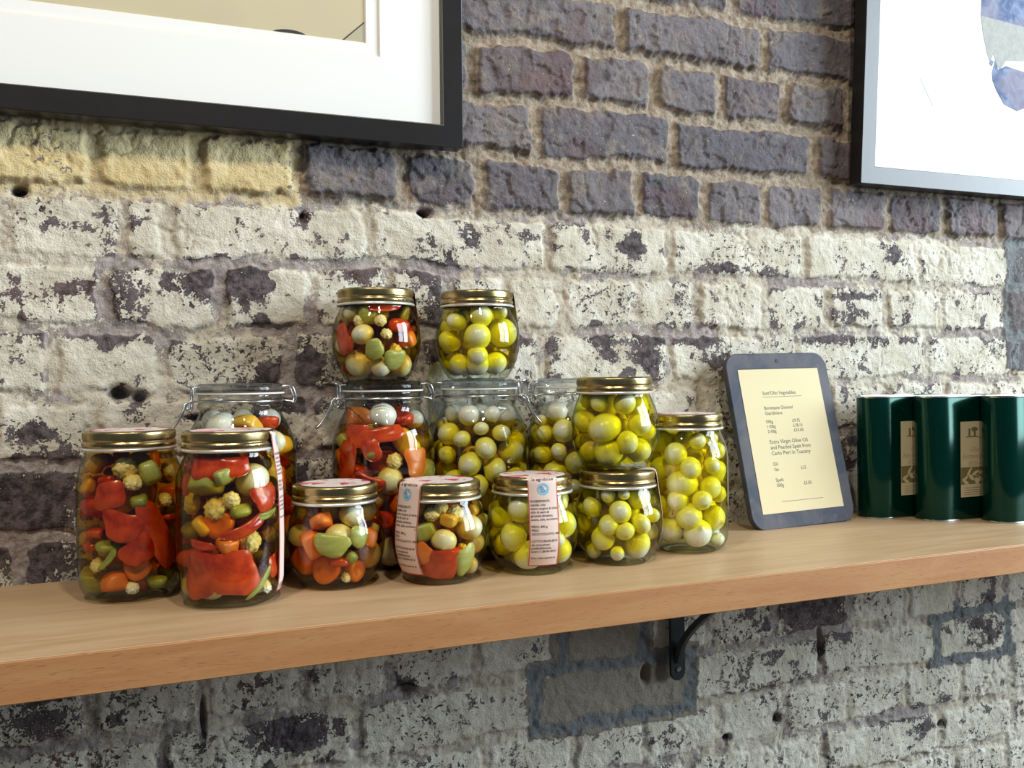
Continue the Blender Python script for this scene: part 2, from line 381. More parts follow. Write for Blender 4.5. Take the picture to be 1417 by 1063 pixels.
# ------------------------------------------------------------------ framed pictures
M_frame = simple('dark_frame', (.013, .011, .011), .32, 0, .5, .25, 40, .1)
M_mat = simple('mat_board', (.93, .94, .93), .85, 0, .2, .01, 900, .08)
M_matb = simple('mat_bevel', (.80, .77, .70), .8, 0, .2, .01)
def ringboard(x0, x1, z0, z1, a0, a1, c0, c1, y, bev):
    """board with bevelled window (a0..a1, c0..c1); front at y"""
    o = [(x0, z0), (x1, z0), (x1, z1), (x0, z1)]; i = [(a0, c0), (a1, c0), (a1, c1), (a0, c1)]; g = [(a0 + bev, c0 + bev), (a1 - bev, c0 + bev), (a1 - bev, c1 - bev), (a0 + bev, c1 - bev)]
    V = [(x, y, z) for x, z in o] + [(x, y, z) for x, z in i] + [(x, y + bev, z) for x, z in g] + [(x, y + bev, z) for x, z in o]
    F = []; mi = []
    for k in range(4):
        k2 = (k + 1) % 4
        F.append((k, k2, 4 + k2, 4 + k)); mi.append(0); F.append((4 + k, 4 + k2, 8 + k2, 8 + k)); mi.append(1)
        F.append((12 + k, 8 + k, 8 + k2, 12 + k2)); mi.append(0); F.append((k, 12 + k, 12 + k2, k2)); mi.append(0)
    return V, F, mi
def frame_geo(x0, x1, z0, z1, wd, yf, yb):
    o = [(x0, z0), (x1, z0), (x1, z1), (x0, z1)]; i = [(x0 + wd, z0 + wd), (x1 - wd, z0 + wd), (x1 - wd, z1 - wd), (x0 + wd, z1 - wd)]
    V = [(x, yf, z) for x, z in o] + [(x, yf, z) for x, z in i] + [(x, yb, z) for x, z in o] + [(x, yb, z) for x, z in i]; F = []
    for k in range(4):
        k2 = (k + 1) % 4
        F += [(k, k2, 4 + k2, 4 + k), (4 + k, 4 + k2, 12 + k2, 12 + k), (8 + k, 12 + k, 12 + k2, 8 + k2), (k, 8 + k, 8 + k2, k2)]
    return V, F
def glazing_mat():
    t = NT('picture_glass'); lw = t.n('ShaderNodeLayerWeight'); lw.inputs[0].default_value = .5
    fac = t.math('MULTIPLY_ADD', t.math('POWER', lw.outputs['Facing'], 5.0), .9, .02)
    tr = t.n('ShaderNodeBsdfTransparent'); gl = t.n('ShaderNodeBsdfGlossy'); gl.inputs['Roughness'].default_value = .02
    mx = t.n('ShaderNodeMixShader'); t.l(fac, mx.inputs[0]); t.l(tr.outputs[0], mx.inputs[1]); t.l(gl.outputs[0], mx.inputs[2]); t.l(mx.outputs[0], t.out.inputs[0])
    return t.m
M_glz = glazing_mat()
def poly_flat(pts, y): return [(x, y, z) for x, z in pts], [tuple(range(len(pts)))]
def picture(loc, lean, W_, H_, label, win, win2, paper, art):
    """origin at the lower corner; local x right, z up, y into the wall; win=(x0,x1,z0,z1)"""
    t = thing('framed_picture', loc, label, 'picture'); t.rotation_euler = (lean, 0, 0)
    v, f = frame_geo(0, W_, 0, H_, .0265, 0, .024); o = link('frame', mesh_from('frame', v, f, M_frame), t); bevel(o, .0012)
    v, f, mi = ringboard(.024, W_ - .024, .024, H_ - .024, *win, .010, .0022); link('mat_board', mesh_from('mat_board', v, f, [M_mat, M_matb], mi, False), t)
    if win2: v, f, mi = ringboard(.024, W_ - .024, .024, H_ - .024, *win2, .0125, .0015); link('inner_mat_board', mesh_from('inner_mat_board', v, f, [M_mat, M_matb], mi, False), t)
    v, f = box(.024, W_ - .024, .0145, .019, .024, H_ - .024); pr = link('print', mesh_from('print', v, f, paper, smooth=False), t)
    for nm, g, mt in art: link(nm, mesh_from(nm, g[0], g[1], mt, smooth=False), pr)
    if not win2: return t
    v, f = box(.0265, W_ - .0265, .006, .008, .0265, H_ - .0265); g = link('glazing', mesh_from('glazing', v, f, M_glz, smooth=False), t)
    return t
M_ink = simple('ink', (.03, .028, .03), .7)
M_beige = simple('beige_print', (.60, .53, .36), .8, 0, .2, .16, 6)
M_beige2 = simple('beige_shade', (.50, .46, .33), .8, 0, .2, .1, 6)
W1 = .95
e = [(W1 - .2055 + .020 * math.cos(a) , .1160 + .0062 * math.sin(a)) for a in np.linspace(0, PI, 15)]
picture((.379 - W1, -.0005, .4915), math.radians(.5), W1, .62, 'framed print with dark wood frame, wide white mat and beige picture above the jars',
        (.17, W1 - .1005, .1015, .53), (.19, W1 - .1165, .1165, .51), M_beige,
        [('drawn_shape', poly_flat(e, .0142), M_ink), ('drawn_corner', poly_flat([(W1 - .149, .112), (W1 - .110, .1485), (W1 - .11, .112)], .0143), M_beige2),
         ('drawn_line', poly_flat([(W1 - .1510, .112), (W1 - .149, .112), (W1 - .11, .1485), (W1 - .11, .1500)], .0141), M_ink)])
def rock_mat():
    t = NT('slate_blue_drawing'); co = t.coord(); n = t.noise(co, 38, 5, .6, 1.2); n2 = t.noise(co, 10, 2)
    c = t.mix(t.sstep(n, .35, .65), (.10, .14, .26), (.26, .30, .42)); c = t.mix(t.sstep(n2, .5, .6, 0, .5), c, (.30, .25, .28)); t.prin(c, .8, spec=.2); return t.m
M_rock = rock_mat(); M_feather = simple('pale_feather_drawing', (.40, .40, .37), .8, 0, .2, .25, 120); M_paperw = simple('white_print', (.88, .88, .87), .8, 0, .2, .02)
ax = .240
top = [(ax, .42), (ax + .002, .275), (ax + .022, .268), (ax + .05, .264), (ax + .12, .250), (ax + .20, .27), (ax + .22, .42)]
fe = [(ax + .002, .277), (ax + .008, .250), (ax + .018, .222), (ax + .026, .208), (ax + .032, .222), (ax + .040, .206), (ax + .048, .198), (ax + .06, .214), (ax + .12, .22), (ax + .12, .27)]
fo = [(ax + .031, .192), (ax + .036, .212), (ax + .044, .198), (ax + .06, .206), (ax + .11, .20), (ax + .12, .15), (ax + .09, .138), (ax + .06, .146), (ax + .042, .166), (ax + .033, .180)]
beak = [(ax + .024, .206), (ax + .030, .202), (ax + .033, .210), (ax + .028, .212)]
lin = [(.150, .129), (.1512, .129), (.1222, .168), (.1212, .168)]
picture((.9955, -.004, .4885), math.radians(3.4), .62, .62, 'framed print tilting off the wall, white paper with a blue grey feathered shape', (.0255, .5945, .0255, .5945), None, M_paperw,
        [('drawn_body', poly_flat(top, .0142), M_rock), ('drawn_feathers', poly_flat(fe, .0141), M_feather), ('drawn_foot', poly_flat(fo, .0140), M_rock), ('drawn_claw', poly_flat(beak, .0139), M_rock), ('drawn_line', poly_flat(lin, .0142), simple('pencil', (.45, .5, .52), .8))])

# ------------------------------------------------------------------ slate board with the price list
def slate_mat():
    t = NT('worn_slate'); co = t.coord(); n = t.noise(co, 14, 4, .6, .8); n2 = t.noise(co, 60, 4, .6)
    c = t.mix(t.sstep(n, .35, .68), (.028, .036, .062), (.085, .080, .088)); c = t.mix(t.sstep(n2, .55, .75, 0, .4), c, (.16, .13, .115))
    t.prin(c, .6, spec=.3, bump=n2, bstr=.15); return t.m
M_slate = slate_mat(); M_slate_e = simple('slate_rim', (.20, .15, .12), .6, 0, .4, .3, 80)
def rrect(w_, h_, r, n=8, cx=0, cz=0):
    P = []
    for (sx, sz, a0) in ((1, 1, 0), (-1, 1, PI / 2), (-1, -1, PI), (1, -1, 3 * PI / 2)):
        for i in range(n + 1):
            a = a0 + PI / 2 * i / n; P.append((cx + sx * (w_ / 2 - r) + r * math.cos(a), cz + sz * (h_ / 2 - r) + r * math.sin(a)))
    return P
def slab(P, y0, y1):
    n = len(P); V = [(x, y0, z) for x, z in P] + [(x, y1, z) for x, z in P]
    F = [tuple(range(n))[::-1], tuple(range(n, 2 * n))] + [((i + 1) % n, i, n + i, n + (i + 1) % n)[::-1] for i in range(n)]
    return V, F
SB = thing('slate_board', (.8565, -.046, .0), 'slate board with rounded corners holding a paper price list, leaning on the wall', 'board')
BW, BH = .183, .2465
lean = math.asin(.058 / BH)
SB.rotation_euler = (-lean, math.radians(-.6), math.radians(3.0))
v, f = slab(rrect(BW, BH, .022, 8, 0, BH / 2), 0, .009); o = link('board', mesh_from('board', v, f, M_slate), SB); bevel(o, .0012, 2)
M_cream = simple('cream_paper', (.70, .61, .385), .8, 0, .2, .04, 12)
M_print = simple('grey_print', (.12, .115, .09), .8)
PW, PH = .145, .2015
pa = link('price_list', None, None); C.objects.unlink(pa); bpy.data.objects.remove(pa)
v, f = box(-PW / 2, PW / 2, -.0006, -.0001, .0215, .0215 + PH)
pa = link('price_list', mesh_from('price_list', v, f, M_cream, smooth=False), SB); pa['label'] = 'cream paper price list'
v, f = box(-PW / 2 + .003, PW / 2 - .008, -.0004, .0001, .0215 + PH, .0215 + PH + .0016); link('paper_slot', mesh_from('paper_slot', v, f, M_ink, smooth=False), SB)
v, f = capped([(.0001, 0), (.0028, 0), (.0028, .0003), (.0001, .0003)], 20); link('hanging_hole', mesh_from('hanging_hole', v, f, M_ink, smooth=False), SB, (0, -.0002, BH - .0115), (PI / 2, 0, 0))
V, F = [], []
def addtext(V, F, s, x, z, size, y=-.0007, **k):
    tv, tf = text_geo(s, size, **k); o = len(V); V += [(x + a, y, z + b) for a, b in tv]; F += [tuple(i + o for i in q) for q in tf]
def addbar(V, F, x0, x1, z, h, y=-.0007): o = len(V); V += [(x0, y, z), (x1, y, z), (x1, y, z + h), (x0, y, z + h)]; F.append((o, o + 1, o + 2, o + 3))
TZ = .0215 + PH; TX = -PW / 2
for s, u, vv, sz in [("Sott'Olio Vegetables", .026, .037, .0074), ("Borettane Onions/", .024, .058, .0070), ("Giardiniera", .024, .0655, .0070), ("590g", .023, .0775, .0066), ("£9.75", .070, .0775, .0066), ("1100g", .023, .0843, .0066), ("£18.15", .070, .0843, .0066),
                   ("2100g", .023, .0911, .0066), ("£33.60", .070, .0911, .0066), ("Extra Virgin Olive Oil", .023, .1063, .0080), ("and Pearled Spelt from", .023, .1143, .0080), ("Carlo Pieri in Tuscany", .023, .1223, .0080),
                   ("Oil", .022, .137, .0070), ("1ltr", .022, .1445, .0066), ("£15", .070, .1445, .0066), ("Spelt", .022, .159, .0070), ("500g", .022, .1662, .0066), ("£5.50", .070, .1662, .0066)]:
    addtext(V, F, s, TX + u + .010, TZ - vv, sz * .98, bold=.00006)
addbar(V, F, TX + .035, TX + .105, TZ - .0405, .0006); addbar(V, F, TX + .036, TX + .110, TZ - .187, .0006)
o = link('lettering', mesh_from('lettering', V, F, M_print, smooth=False), pa)

# ------------------------------------------------------------------ green oil tins
def tin_mat():
    t = NT('green_tin'); n = t.noise(t.coord(), 12, 2); c = t.mix(n, (.0, .030, .020), (.0, .045, .031))
    t.prin(c, .15, metal=.5, spec=.45); return t.m
M_tin = tin_mat(); M_rim = simple('tin_rim', (.55, .58, .55), .25, 1.0, .5, .1)
M_tlab = simple('tin_label_paper', (.62, .54, .34), .6, 0, .3, .05, 30); M_olive = simple('olive_print', (.19, .16, .06), .7); M_ochre = simple('ochre_print', (.50, .31, .16), .7)
TH_, TF, EX, EY = .176, .072, .036, .0262
def tin_section(g=0.0):
    P = []
    for i in range(25):
        a = PI / 2 + PI * i / 24; P.append((-(EX + g) * abs(math.cos(a)) ** .8 , (EY + g) * math.copysign(abs(math.sin(a)) ** .8, math.sin(a)) * -1))
    P = [(x, y) for x, y in P]; P = P[::-1]
    Q = [(TF - x, -y) for x, y in P]
    return P + Q
def tin_wall(levels):
    V, F = [], []; n = len(tin_section())
    for g, z in levels: V += [(x, y, z) for x, y in tin_section(g)]
    for j in range(len(levels) - 1):
        for i in range(n):
            i2 = (i + 1) % n; F.append((j * n + i, j * n + i2, (j + 1) * n + i2, (j + 1) * n + i))
    return V, F, n
def flipfix(me):
    import bmesh
    bm = bmesh.new(); bm.from_mesh(me); bmesh.ops.recalc_face_normals(bm, faces=bm.faces); bm.to_mesh(me); bm.free(); return me
tin_parts = {}
v, f, n = tin_wall([(-.0006, .0018), (0, .0035), (0, TH_ - .0035), (-.0006, TH_ - .002)]); f += [tuple(range(n)), tuple(range(3 * n, 4 * n))]
tin_parts['body'] = flipfix(mesh_from('tin_body', v, f, M_tin))
def rimgeo(z0, z1): v, f, n = tin_wall([(-.002, z0), (.0007, z0), (.0010, (z0 + z1) / 2), (.0007, z1), (-.002, z1)]); f += [(4 * n + i, 4 * n + (i + 1) % n, (i + 1) % n, i) for i in range(n)]; return v, f
v, f = join(rimgeo(0, .0024)); tin_parts['bottom_rim'] = flipfix(mesh_from('tin_rim', v, f, M_rim))
v, f = join(rimgeo(TH_ - .0028, TH_)); tin_parts['top_rim'] = flipfix(mesh_from('tin_rim_top', v, f, M_rim))
def cap_geo(): return capped([(.0001, 0), (.013, 0), (.013, .004), (.0115, .005), (.0115, .013), (.0105, .0145), (.0001, .0145)], 32)
LW, LH = .0515, .1065; LX0, LZ0 = .0105, .0325; yf = -EY
v, f = box(LX0, LX0 + LW, yf - .0003, yf + .0003, LZ0, LZ0 + LH); lab_me = mesh_from('tin_label', v, f, M_tlab, smooth=False)
def olive_leaf(cx, cz, L, wd, ang, y):
    n = 10; P = [(L / 2 * math.cos(2 * PI * i / n), wd / 2 * math.sin(2 * PI * i / n) * (1 - .3 * math.cos(2 * PI * i / n))) for i in range(n)]
    return [(cx + a * math.cos(ang) - b * math.sin(ang), y, cz + a * math.sin(ang) + b * math.cos(ang)) for a, b in P], [tuple(range(n))]
yq = yf - .0005; cx = LX0 + LW / 2
def quad(x0, x1, z0, z1): return [(x0, yq, LZ0 + z0), (x1, yq, LZ0 + z0), (x1, yq, LZ0 + z1), (x0, yq, LZ0 + z1)], [(0, 1, 2, 3)]
ART = {'tower_mark': quad(cx - .011, cx - .0075, .0862, .0965), 'tree_trunk_mark': quad(cx - .001, cx + .003, .0862, .093), 'tree_mark': olive_leaf(cx + .001, LZ0 + .0955, .013, .0065, 0, yq - .00001),
       'hill_mark': ([(cx - .015, yq, LZ0 + .0855), (cx - .015, yq, LZ0 + .0842), (cx + .004, yq, LZ0 + .0845), (cx + .017, yq, LZ0 + .0812), (cx + .004, yq, LZ0 + .0862)], [(0, 1, 2, 3, 4)]),
       'dark_band': quad(LX0, LX0 + LW, .018, .042)}
for i in range(4): ART['fine_print_%d' % i] = quad(LX0 + .006, LX0 + .046, .003 + i * .0032, .0035 + i * .0032)
ART = {k: mesh_from('tin_' + k, v, f, M_olive, smooth=False) for k, (v, f) in ART.items()}
V, F = [], []
for s, z in (('Olio', .064), ('Extravergine', .0545), ("d'Oliva", .044)): addtext(V, F, s, LX0 + LW / 2, LZ0 + z, .0092, y=yf - .0005, shear=.35, align='CENTER')
art2 = mesh_from('tin_lettering', V, F, M_ochre, smooth=False)
V, F = [], []; y = yf - .0007
for (a, b, L, wd, an) in [(.008, .026, .014, .004, .6), (.016, .036, .015, .004, .9), (.02, .027, .012, .006, -.6), (.028, .034, .014, .004, .4), (.03, .022, .012, .007, -.9), (.038, .034, .008, .006, 0), (.043, .026, .012, .004, .3), (.036, .025, .009, .006, 1.2), (.010, .020, .010, .005, -.4), (.046, .036, .009, .004, .8), (.029, .0165, .006, .007, 1.5)]:
    V, F = join((V, F), olive_leaf(LX0 + a, LZ0 + b, L, wd, an, y))
st_ = [(LX0 + .001, LZ0 + .024), (LX0 + .015, LZ0 + .031), (LX0 + .03, LZ0 + .029), (LX0 + .05, LZ0 + .022)]
for (a, b), (c, d) in zip(st_, st_[1:]): V, F = join((V, F), ([(a, y, b), (c, y, d), (c, y, d + .001), (a, y, b + .001)], [(0, 1, 2, 3)]))
art3 = mesh_from('tin_leaves', V, F, M_tlab, smooth=False)
for i, (tx, ty, lb) in enumerate([(1.010, -.052, 'dark green oil tin nearest the slate board, its label partly covered by the next tin'), (1.0655, -.106, 'dark green oil tin with fully visible cream olive label, second from the slate board'), (1.1345, -.160, 'dark green oil tin cut off by the picture edge, standing furthest forward')]):
    t = thing('oil_tin', (tx, ty + EY, 0), lb, 'tin', 'green oil tins')
    for nm in ('body', 'bottom_rim', 'top_rim'): link(nm, tin_parts[nm], t)
    lb_ = link('label', lab_me, t); lb_['label'] = 'cream label with olive branch'
    for k_, me_ in ART.items(): link(k_[:-2] if k_[-1].isdigit() else k_, me_, lb_)
   
    link('lettering', art2, lb_); link('olive_branch', art3, lb_)
    v, f = cap_geo(); cp = link('cap', mesh_from('tin_cap', v, f, M_tin), t, (.055, .0, TH_ - .0035)) if False else None

# ------------------------------------------------------------------ jars
PROF = {
 'tall': [(0, .034), (.001, .0385), (.004, .0428), (.010, .0465), (.02, .0490), (.06, .0501), (.10, .0500), (.116, .0492), (.127, .0470), (.135, .0438), (.140, .0415), (.1445, .0408), (.163, .0405)],
 'small': [(0, .031), (.0015, .0348), (.006, .0382), (.012, .0415), (.022, .0462), (.034, .0494), (.045, .0505), (.057, .0498), (.067, .0476), (.075, .0446), (.081, .0420), (.0855, .0408), (.103, .0405)],
 'clip': [(0, .046), (.003, .0515), (.008, .0552), (.016, .0577), (.03, .0585), (.12, .0585), (.137, .0578), (.150, .0553), (.160, .0515), (.168, .0472), (.174, .0440), (.179, .0428), (.1815, .0432), (.183, .0450), (.1855, .0455), (.187, .0440), (.189, .0434), (.1965, .0438)]}
FILL = {'tall': .142, 'small': .086, 'clip': .162}
LIDZ = {'tall': .1455, 'small': .0855}
def prof_r(kind, z): P = PROF[kind]; return float(np.interp(z, [p[0] for p in P], [p[1] for p in P]))
def smooth_prof(kind, n=3):
    P = PROF[kind]; out = []
    zs = [p[0] for p in P]; rs = [p[1] for p in P]
    for i in range(len(P) - 1):
        a, b, c, d = P[max(i - 1, 0)], P[i], P[i + 1], P[min(i + 2, len(P) - 1)]
        for k in range(n):
            t = k / n; q = [.5 * ((2 * b[j]) + (c[j] - a[j]) * t + (2 * a[j] - 5 * b[j] + 4 * c[j] - d[j]) * t * t + (-a[j] + 3 * b[j] - 3 * c[j] + d[j]) * t ** 3) for j in (0, 1)]
            out.append((q[1], q[0]))
    out.append((P[-1][1], P[-1][0])); return out
GT = .0010
def glass_mat(name, r_edge, refl=1.0, tint=(.97, .985, .975), edge=(.36, .41, .37)):
    t = NT(name); lw = t.n('ShaderNodeLayerWeight'); lw.inputs[0].default_value = .5; fc = lw.outputs['Facing']
    fac = t.math('MULTIPLY', t.math('MULTIPLY_ADD', t.math('POWER', fc, 4.5), .85, .045), refl)
    tr = t.n('ShaderNodeBsdfTransparent'); t.l(t.mix(t.math('POWER', fc, r_edge), tint, edge), tr.inputs[0])
    gl = t.n('ShaderNodeBsdfGlossy'); gl.inputs['Roughness'].default_value = .015
    bp = t.n('ShaderNodeBump'); bp.inputs['Strength'].default_value = .12; bp.inputs['Distance'].default_value = .001
    t.l(t.noise(t.coord(), 55, 2), bp.inputs['Height']); t.l(bp.outputs[0], gl.inputs['Normal'])
    mx = t.n('ShaderNodeMixShader'); t.l(fac, mx.inputs[0]); t.l(tr.outputs[0], mx.inputs[1]); t.l(gl.outputs[0], mx.inputs[2]); t.l(mx.outputs[0], t.out.inputs[0])
    return t.m
M_glass = glass_mat('jar_glass', 3.0); M_glassi = glass_mat('jar_glass_inside', 4.0, .12, (.99, .995, .99), (.8, .84, .82))
def pressed_mat():
    t = NT('pressed_glass'); lw = t.n('ShaderNodeLayerWeight'); lw.inputs[0].default_value = .5
    tr = t.n('ShaderNodeBsdfTransparent'); t.l(t.mix(t.math('POWER', lw.outputs['Facing'], 2.0), (.92, .94, .95), (.45, .49, .52)), tr.inputs[0])
    gs = t.n('ShaderNodeBsdfGlass'); gs.inputs['IOR'].default_value = 1.5; gs.inputs['Color'].default_value = (.93, .96, .97, 1)
    mx = t.n('ShaderNodeMixShader'); mx.inputs[0].default_value = .4; t.l(tr.outputs[0], mx.inputs[1]); t.l(gs.outputs[0], mx.inputs[2]); t.l(mx.outputs[0], t.out.inputs[0]); return t.m
M_press = pressed_mat()
def glass_mesh(kind):
    out = smooth_prof(kind); zt = out[-1][1]
    inn = [(max(r - GT, .001), max(z, .0045)) for r, z in out if z > .006]
    prof = [(.0005, .0022), (.022, .0018), (.028, .0)] + out + [(out[-1][0] - GT * .5, zt + .0004)] + inn[::-1] + [(.036 if kind != 'clip' else .045, .0045), (.0005, .0055)]
    seg = 72; V, F = lathe(prof, seg); nout = 3 + len(out)
    mi = [0 if j < nout else 1 for j in range(len(prof) - 1) for _ in range(seg)]
    return mesh_from('jar_' + kind, V, F, [M_glass, M_glassi], mi, sharp=60)
GLASS = {k: glass_mesh(k) for k in PROF}
def vol_mat(name, sig, surf=None):
    t = NT(name); d = max(sig); ab = t.n('ShaderNodeVolumeAbsorption'); ab.inputs['Density'].default_value = d
    ab.inputs['Color'].default_value = tuple(1 - s / d for s in sig) + (1,); t.l(ab.outputs[0], t.out.inputs['Volume'])
    tr = t.n('ShaderNodeBsdfTransparent'); t.l(tr.outputs[0], t.out.inputs['Surface']); return t.m
M_oil = vol_mat('olive_oil', (1.0, 5.5, 150)); M_amber = vol_mat('amber_oil', (7, 22, 85)); M_brine = vol_mat('cloudy_brine', (6, 5, 16))
M_oilg = vol_mat('olive_oil_clip', (3, 9, 120))
def liquid_mesh(kind, z0, z1, mat, name):
    zs = np.linspace(z0, z1, 16); prof = [(prof_r(kind, z) - GT - .0002, float(z)) for z in zs]
    prof = [(.0005, prof[0][1])] + prof + [(.0005, prof[-1][1])]
    V, F = capped(prof, 48); return mesh_from(name, V, F, mat, sharp=60)
# metal lids
def gold_mat():
    t = NT('gold_lid'); n = t.noise(t.coord(), 40, 3); c = t.mix(n, (.38, .28, .12), (.50, .38, .18)); r = t.sstep(n, .3, .7, .22, .34)
    t.prin(c, r, metal=1.0, spec=.5, bump=n, bstr=.05); return t.m
M_gold = gold_mat(); M_bead = simple('lid_bead', (.82, .81, .74), .3, .6, .5, .05)
LIDH = .0192
def lid_mesh():
    prof = [(.0424, .0022), (.0433, .0030), (.0438, .0048), (.0438, .0066), (.0432, .0080), (.0424, .0087), (.0424, .0093), (.0431, .0104), (.0434, .0112), (.0434, .0152), (.0431, .0172), (.0424, .0184), (.0412, .0190), (.0398, .0190), (.0390, .0184), (.0300, .0184), (.0290, .0188), (.0006, .0188)]
    seg = 240
    def rf(r, z, i, j): return r - (.00045 if (i // 1) % 2 and 8 <= j <= 9 else 0)
    V, F = lathe(prof, seg, rf); F.append(tuple(range(17 * seg, 18 * seg)))
    return mesh_from('lid', V, F, M_gold, sharp=50)
LID = lid_mesh()
v, f = lathe([(.0424, .0024), (.0430, .0004), (.0440, 0), (.0446, .0008), (.0445, .0018), (.0436, .0028)], 96, closed=True); BEAD = mesh_from('lid_bead', v, f, M_bead, sharp=60)
def lid_text():
    tv, tf = text_geo('DIAMETRO  86 mm', .0042, bold=.00008); R_ = .0441
    V = [(R_ * math.sin(a / R_), -R_ * math.cos(a / R_), .0050 + b * .0) if False else (R_ * math.sin(a / R_), -R_ * math.cos(a / R_), .0042 + b * .8) for a, b in tv]
    return mesh_from('lid_text', V, tf, M_ink, smooth=False)
LTXT = lid_text()
def wavemat():
    t = NT('lid_sticker'); co = t.coord(); n = t.noise(co, 45, 3, .5, .5); n2 = t.noise(co, 160, 2)
    c = t.mix(t.sstep(n, .54, .58), (.80, .70, .66), (.60, .07, .12)); c = t.mix(t.sstep(n2, .62, .66, 0, .6), c, (.12, .12, .16)); t.prin(c, .5, spec=.4); return t.m
M_stick = wavemat()
v, f = capped([(.0005, 0), (.036, 0), (.036, .0003), (.0005, .0003)], 48); STICK = mesh_from('sticker', v, f, M_stick, smooth=False)
def pinkpaper():
    t = NT('seal_paper'); w_ = t.n('ShaderNodeTexWave'); w_.inputs['Scale'].default_value = 520; w_.bands_direction = 'DIAGONAL'; t.l(t.coord(), w_.inputs[0])
    c = t.mix(t.math('MULTIPLY', w_.outputs[1], .5), (.80, .60, .52), (.86, .74, .68)); t.prin(c, .65, spec=.3); return t.m
M_seal = pinkpaper(); M_red = simple('red_border', (.62, .05, .05), .6); M_blue = simple('blue_badge', (.22, .52, .72), .6); M_badge = simple('badge_mark', (.10, .28, .50), .6)
def hull_prof(kind):
    zb = LIDZ[kind]; pts = [(z, r) for z, r in PROF[kind] if z > .008 and z < zb] + [(zb, .0449), (zb + .015, .0440), (zb + .0185, .0425)]
    pts.sort(); H_ = []
    for p in pts:
        while len(H_) >= 2 and (H_[-1][1] - H_[-2][1]) * (p[0] - H_[-2][0]) <= (p[1] - H_[-2][1]) * (H_[-1][0] - H_[-2][0]): H_.pop()
        H_.append(p)
    top = [(zb + LIDH - .0003, .040), (zb + LIDH - .0001, .024)]
    path = top[::-1] + H_[::-1]      # (z, r) from the lid top downwards
    S_ = [0]; 
    for a, b in zip(path, path[1:]): S_.append(S_[-1] + math.hypot(a[0] - b[0], a[1] - b[1]))
    return path, S_
SEALHW = .0162
def seal(kind, parent, ang, text=True):
    path, S_ = hull_prof(kind); L = S_[-1]; Z_ = [p[0] for p in path]; R_ = [p[1] for p in path]
    def mp(t, s, off):
        s = min(max(s, 0), L); z = float(np.interp(s, S_, Z_)); r = float(np.interp(s, S_, R_)) + (off if s > S_[1] else 0)
        if s <= S_[1] + .001: z += off
        rad = math.sqrt(max(r * r - t * t, 1e-8)); ca, sa = math.cos(ang), math.sin(ang)
        # ang: direction of the strip centre; t to the viewer's right when facing the strip
        return (rad * ca - t * sa, rad * sa + t * ca, z)
    N, Mn = 60, 8; V, F = [], []
    for off in (.0004, .00015):
        for i in range(N + 1):
            for k in range(Mn + 1): V.append(mp(-SEALHW + 2 * SEALHW * k / Mn, L * i / N, off))
    q = (N + 1) * (Mn + 1)
    for i in range(N):
        for k in range(Mn):
            a = i * (Mn + 1) + k; F.append((a, a + Mn + 1, a + Mn + 2, a + 1)); F.append((q + a, q + a + 1, q + a + Mn + 2, q + a + Mn + 1))
    lab = link('paper_seal', mesh_from('paper_seal', V, F, M_seal, sharp=60), parent); lab['label'] = 'pink paper seal strip with small print'
    def strip(pts, wd, off=.0006):
        V, F = [], []
        for (a, b), (c, d) in zip(pts, pts[1:]):
            n = 24; dx, dy = c - a, d - b; ll = math.hypot(dx, dy); nx_, ny_ = -dy / ll * wd / 2, dx / ll * wd / 2; o = len(V)
            for i in range(n + 1):
                t = i / n; V.append(mp(a + dx * t + nx_, b + dy * t + ny_, off)); V.append(mp(a + dx * t - nx_, b + dy * t - ny_, off))
            for i in range(n): F.append((o + 2 * i, o + 2 * i + 1, o + 2 * i + 3, o + 2 * i + 2))
        return V, F
    b_ = SEALHW - .0005; V, F = strip([(-b_, S_[1]), (-b_, L - .0005), (b_, L - .0005), (b_, S_[1])], .0009); link('red_border', mesh_from('red_border', V, F, M_red, smooth=False), lab)
    if not text: return lab
    s0 = S_[1] + .001
    V, F = [], []; c0 = s0 + .0125
    for i in range(32): a = 2 * PI * i / 32; V.append(mp(.0062 * math.cos(a), c0 + .0062 * math.sin(a), .0006))
    F.append(tuple(range(32))); link('round_badge', mesh_from('round_badge', V, F, M_blue, smooth=False), lab)
    def put(lines, mat, nm, off=.0007):
        V, F = [], []
        for s_, t0, s1, size, al, bold in lines:
            tv, tf = text_geo(s_, size, align=al, bold=bold); o = len(V); V += [mp(t0 + a, s1 - b, off) for a, b in tv]; F += [tuple(i + o for i in q) for q in tf]
        link(nm, mesh_from(nm, V, F, mat, smooth=False), lab)
    V, F = [], []
    tv, tf = text_geo('B', .0085, align='CENTER', shear=-.3); V = [mp(a, c0 + .003 - b, .00075) for a, b in tv]; link('badge_mark', mesh_from('badge_mark', V, tf, M_badge, smooth=False), lab)
    room = L - (s0 + .026) - .002; k = min(1.0, room / .062)
    y0 = s0 + .026; sz = .0034 * (1 if k > .95 else .95); dy = .0038 * k
    T = ['INGREDIENTI:', 'cipolle, olio', 'extra vergine di oliva,', 'olio di semi di', 'girasole altoleico,', 'aceto, sale, zucchero.', '', 'PESO: 490 g', 'PESO', 'SGOCCIOLATO: 400 g', '', 'LOTTO:28-04-2014', 'da consumarsi', 'preferibilmente', 'entro il 28-04-2016', '', 'Una volta aperto si']
    lines = [('la agridolce', 0, s0 + .0035, .0052, 'CENTER', .00005)] + [(s_, -SEALHW + .002, y0 + i * dy, sz, 'LEFT', .00003) for i, s_ in enumerate(T) if s_]
    put(lines, M_ink, 'lettering')
    return lab

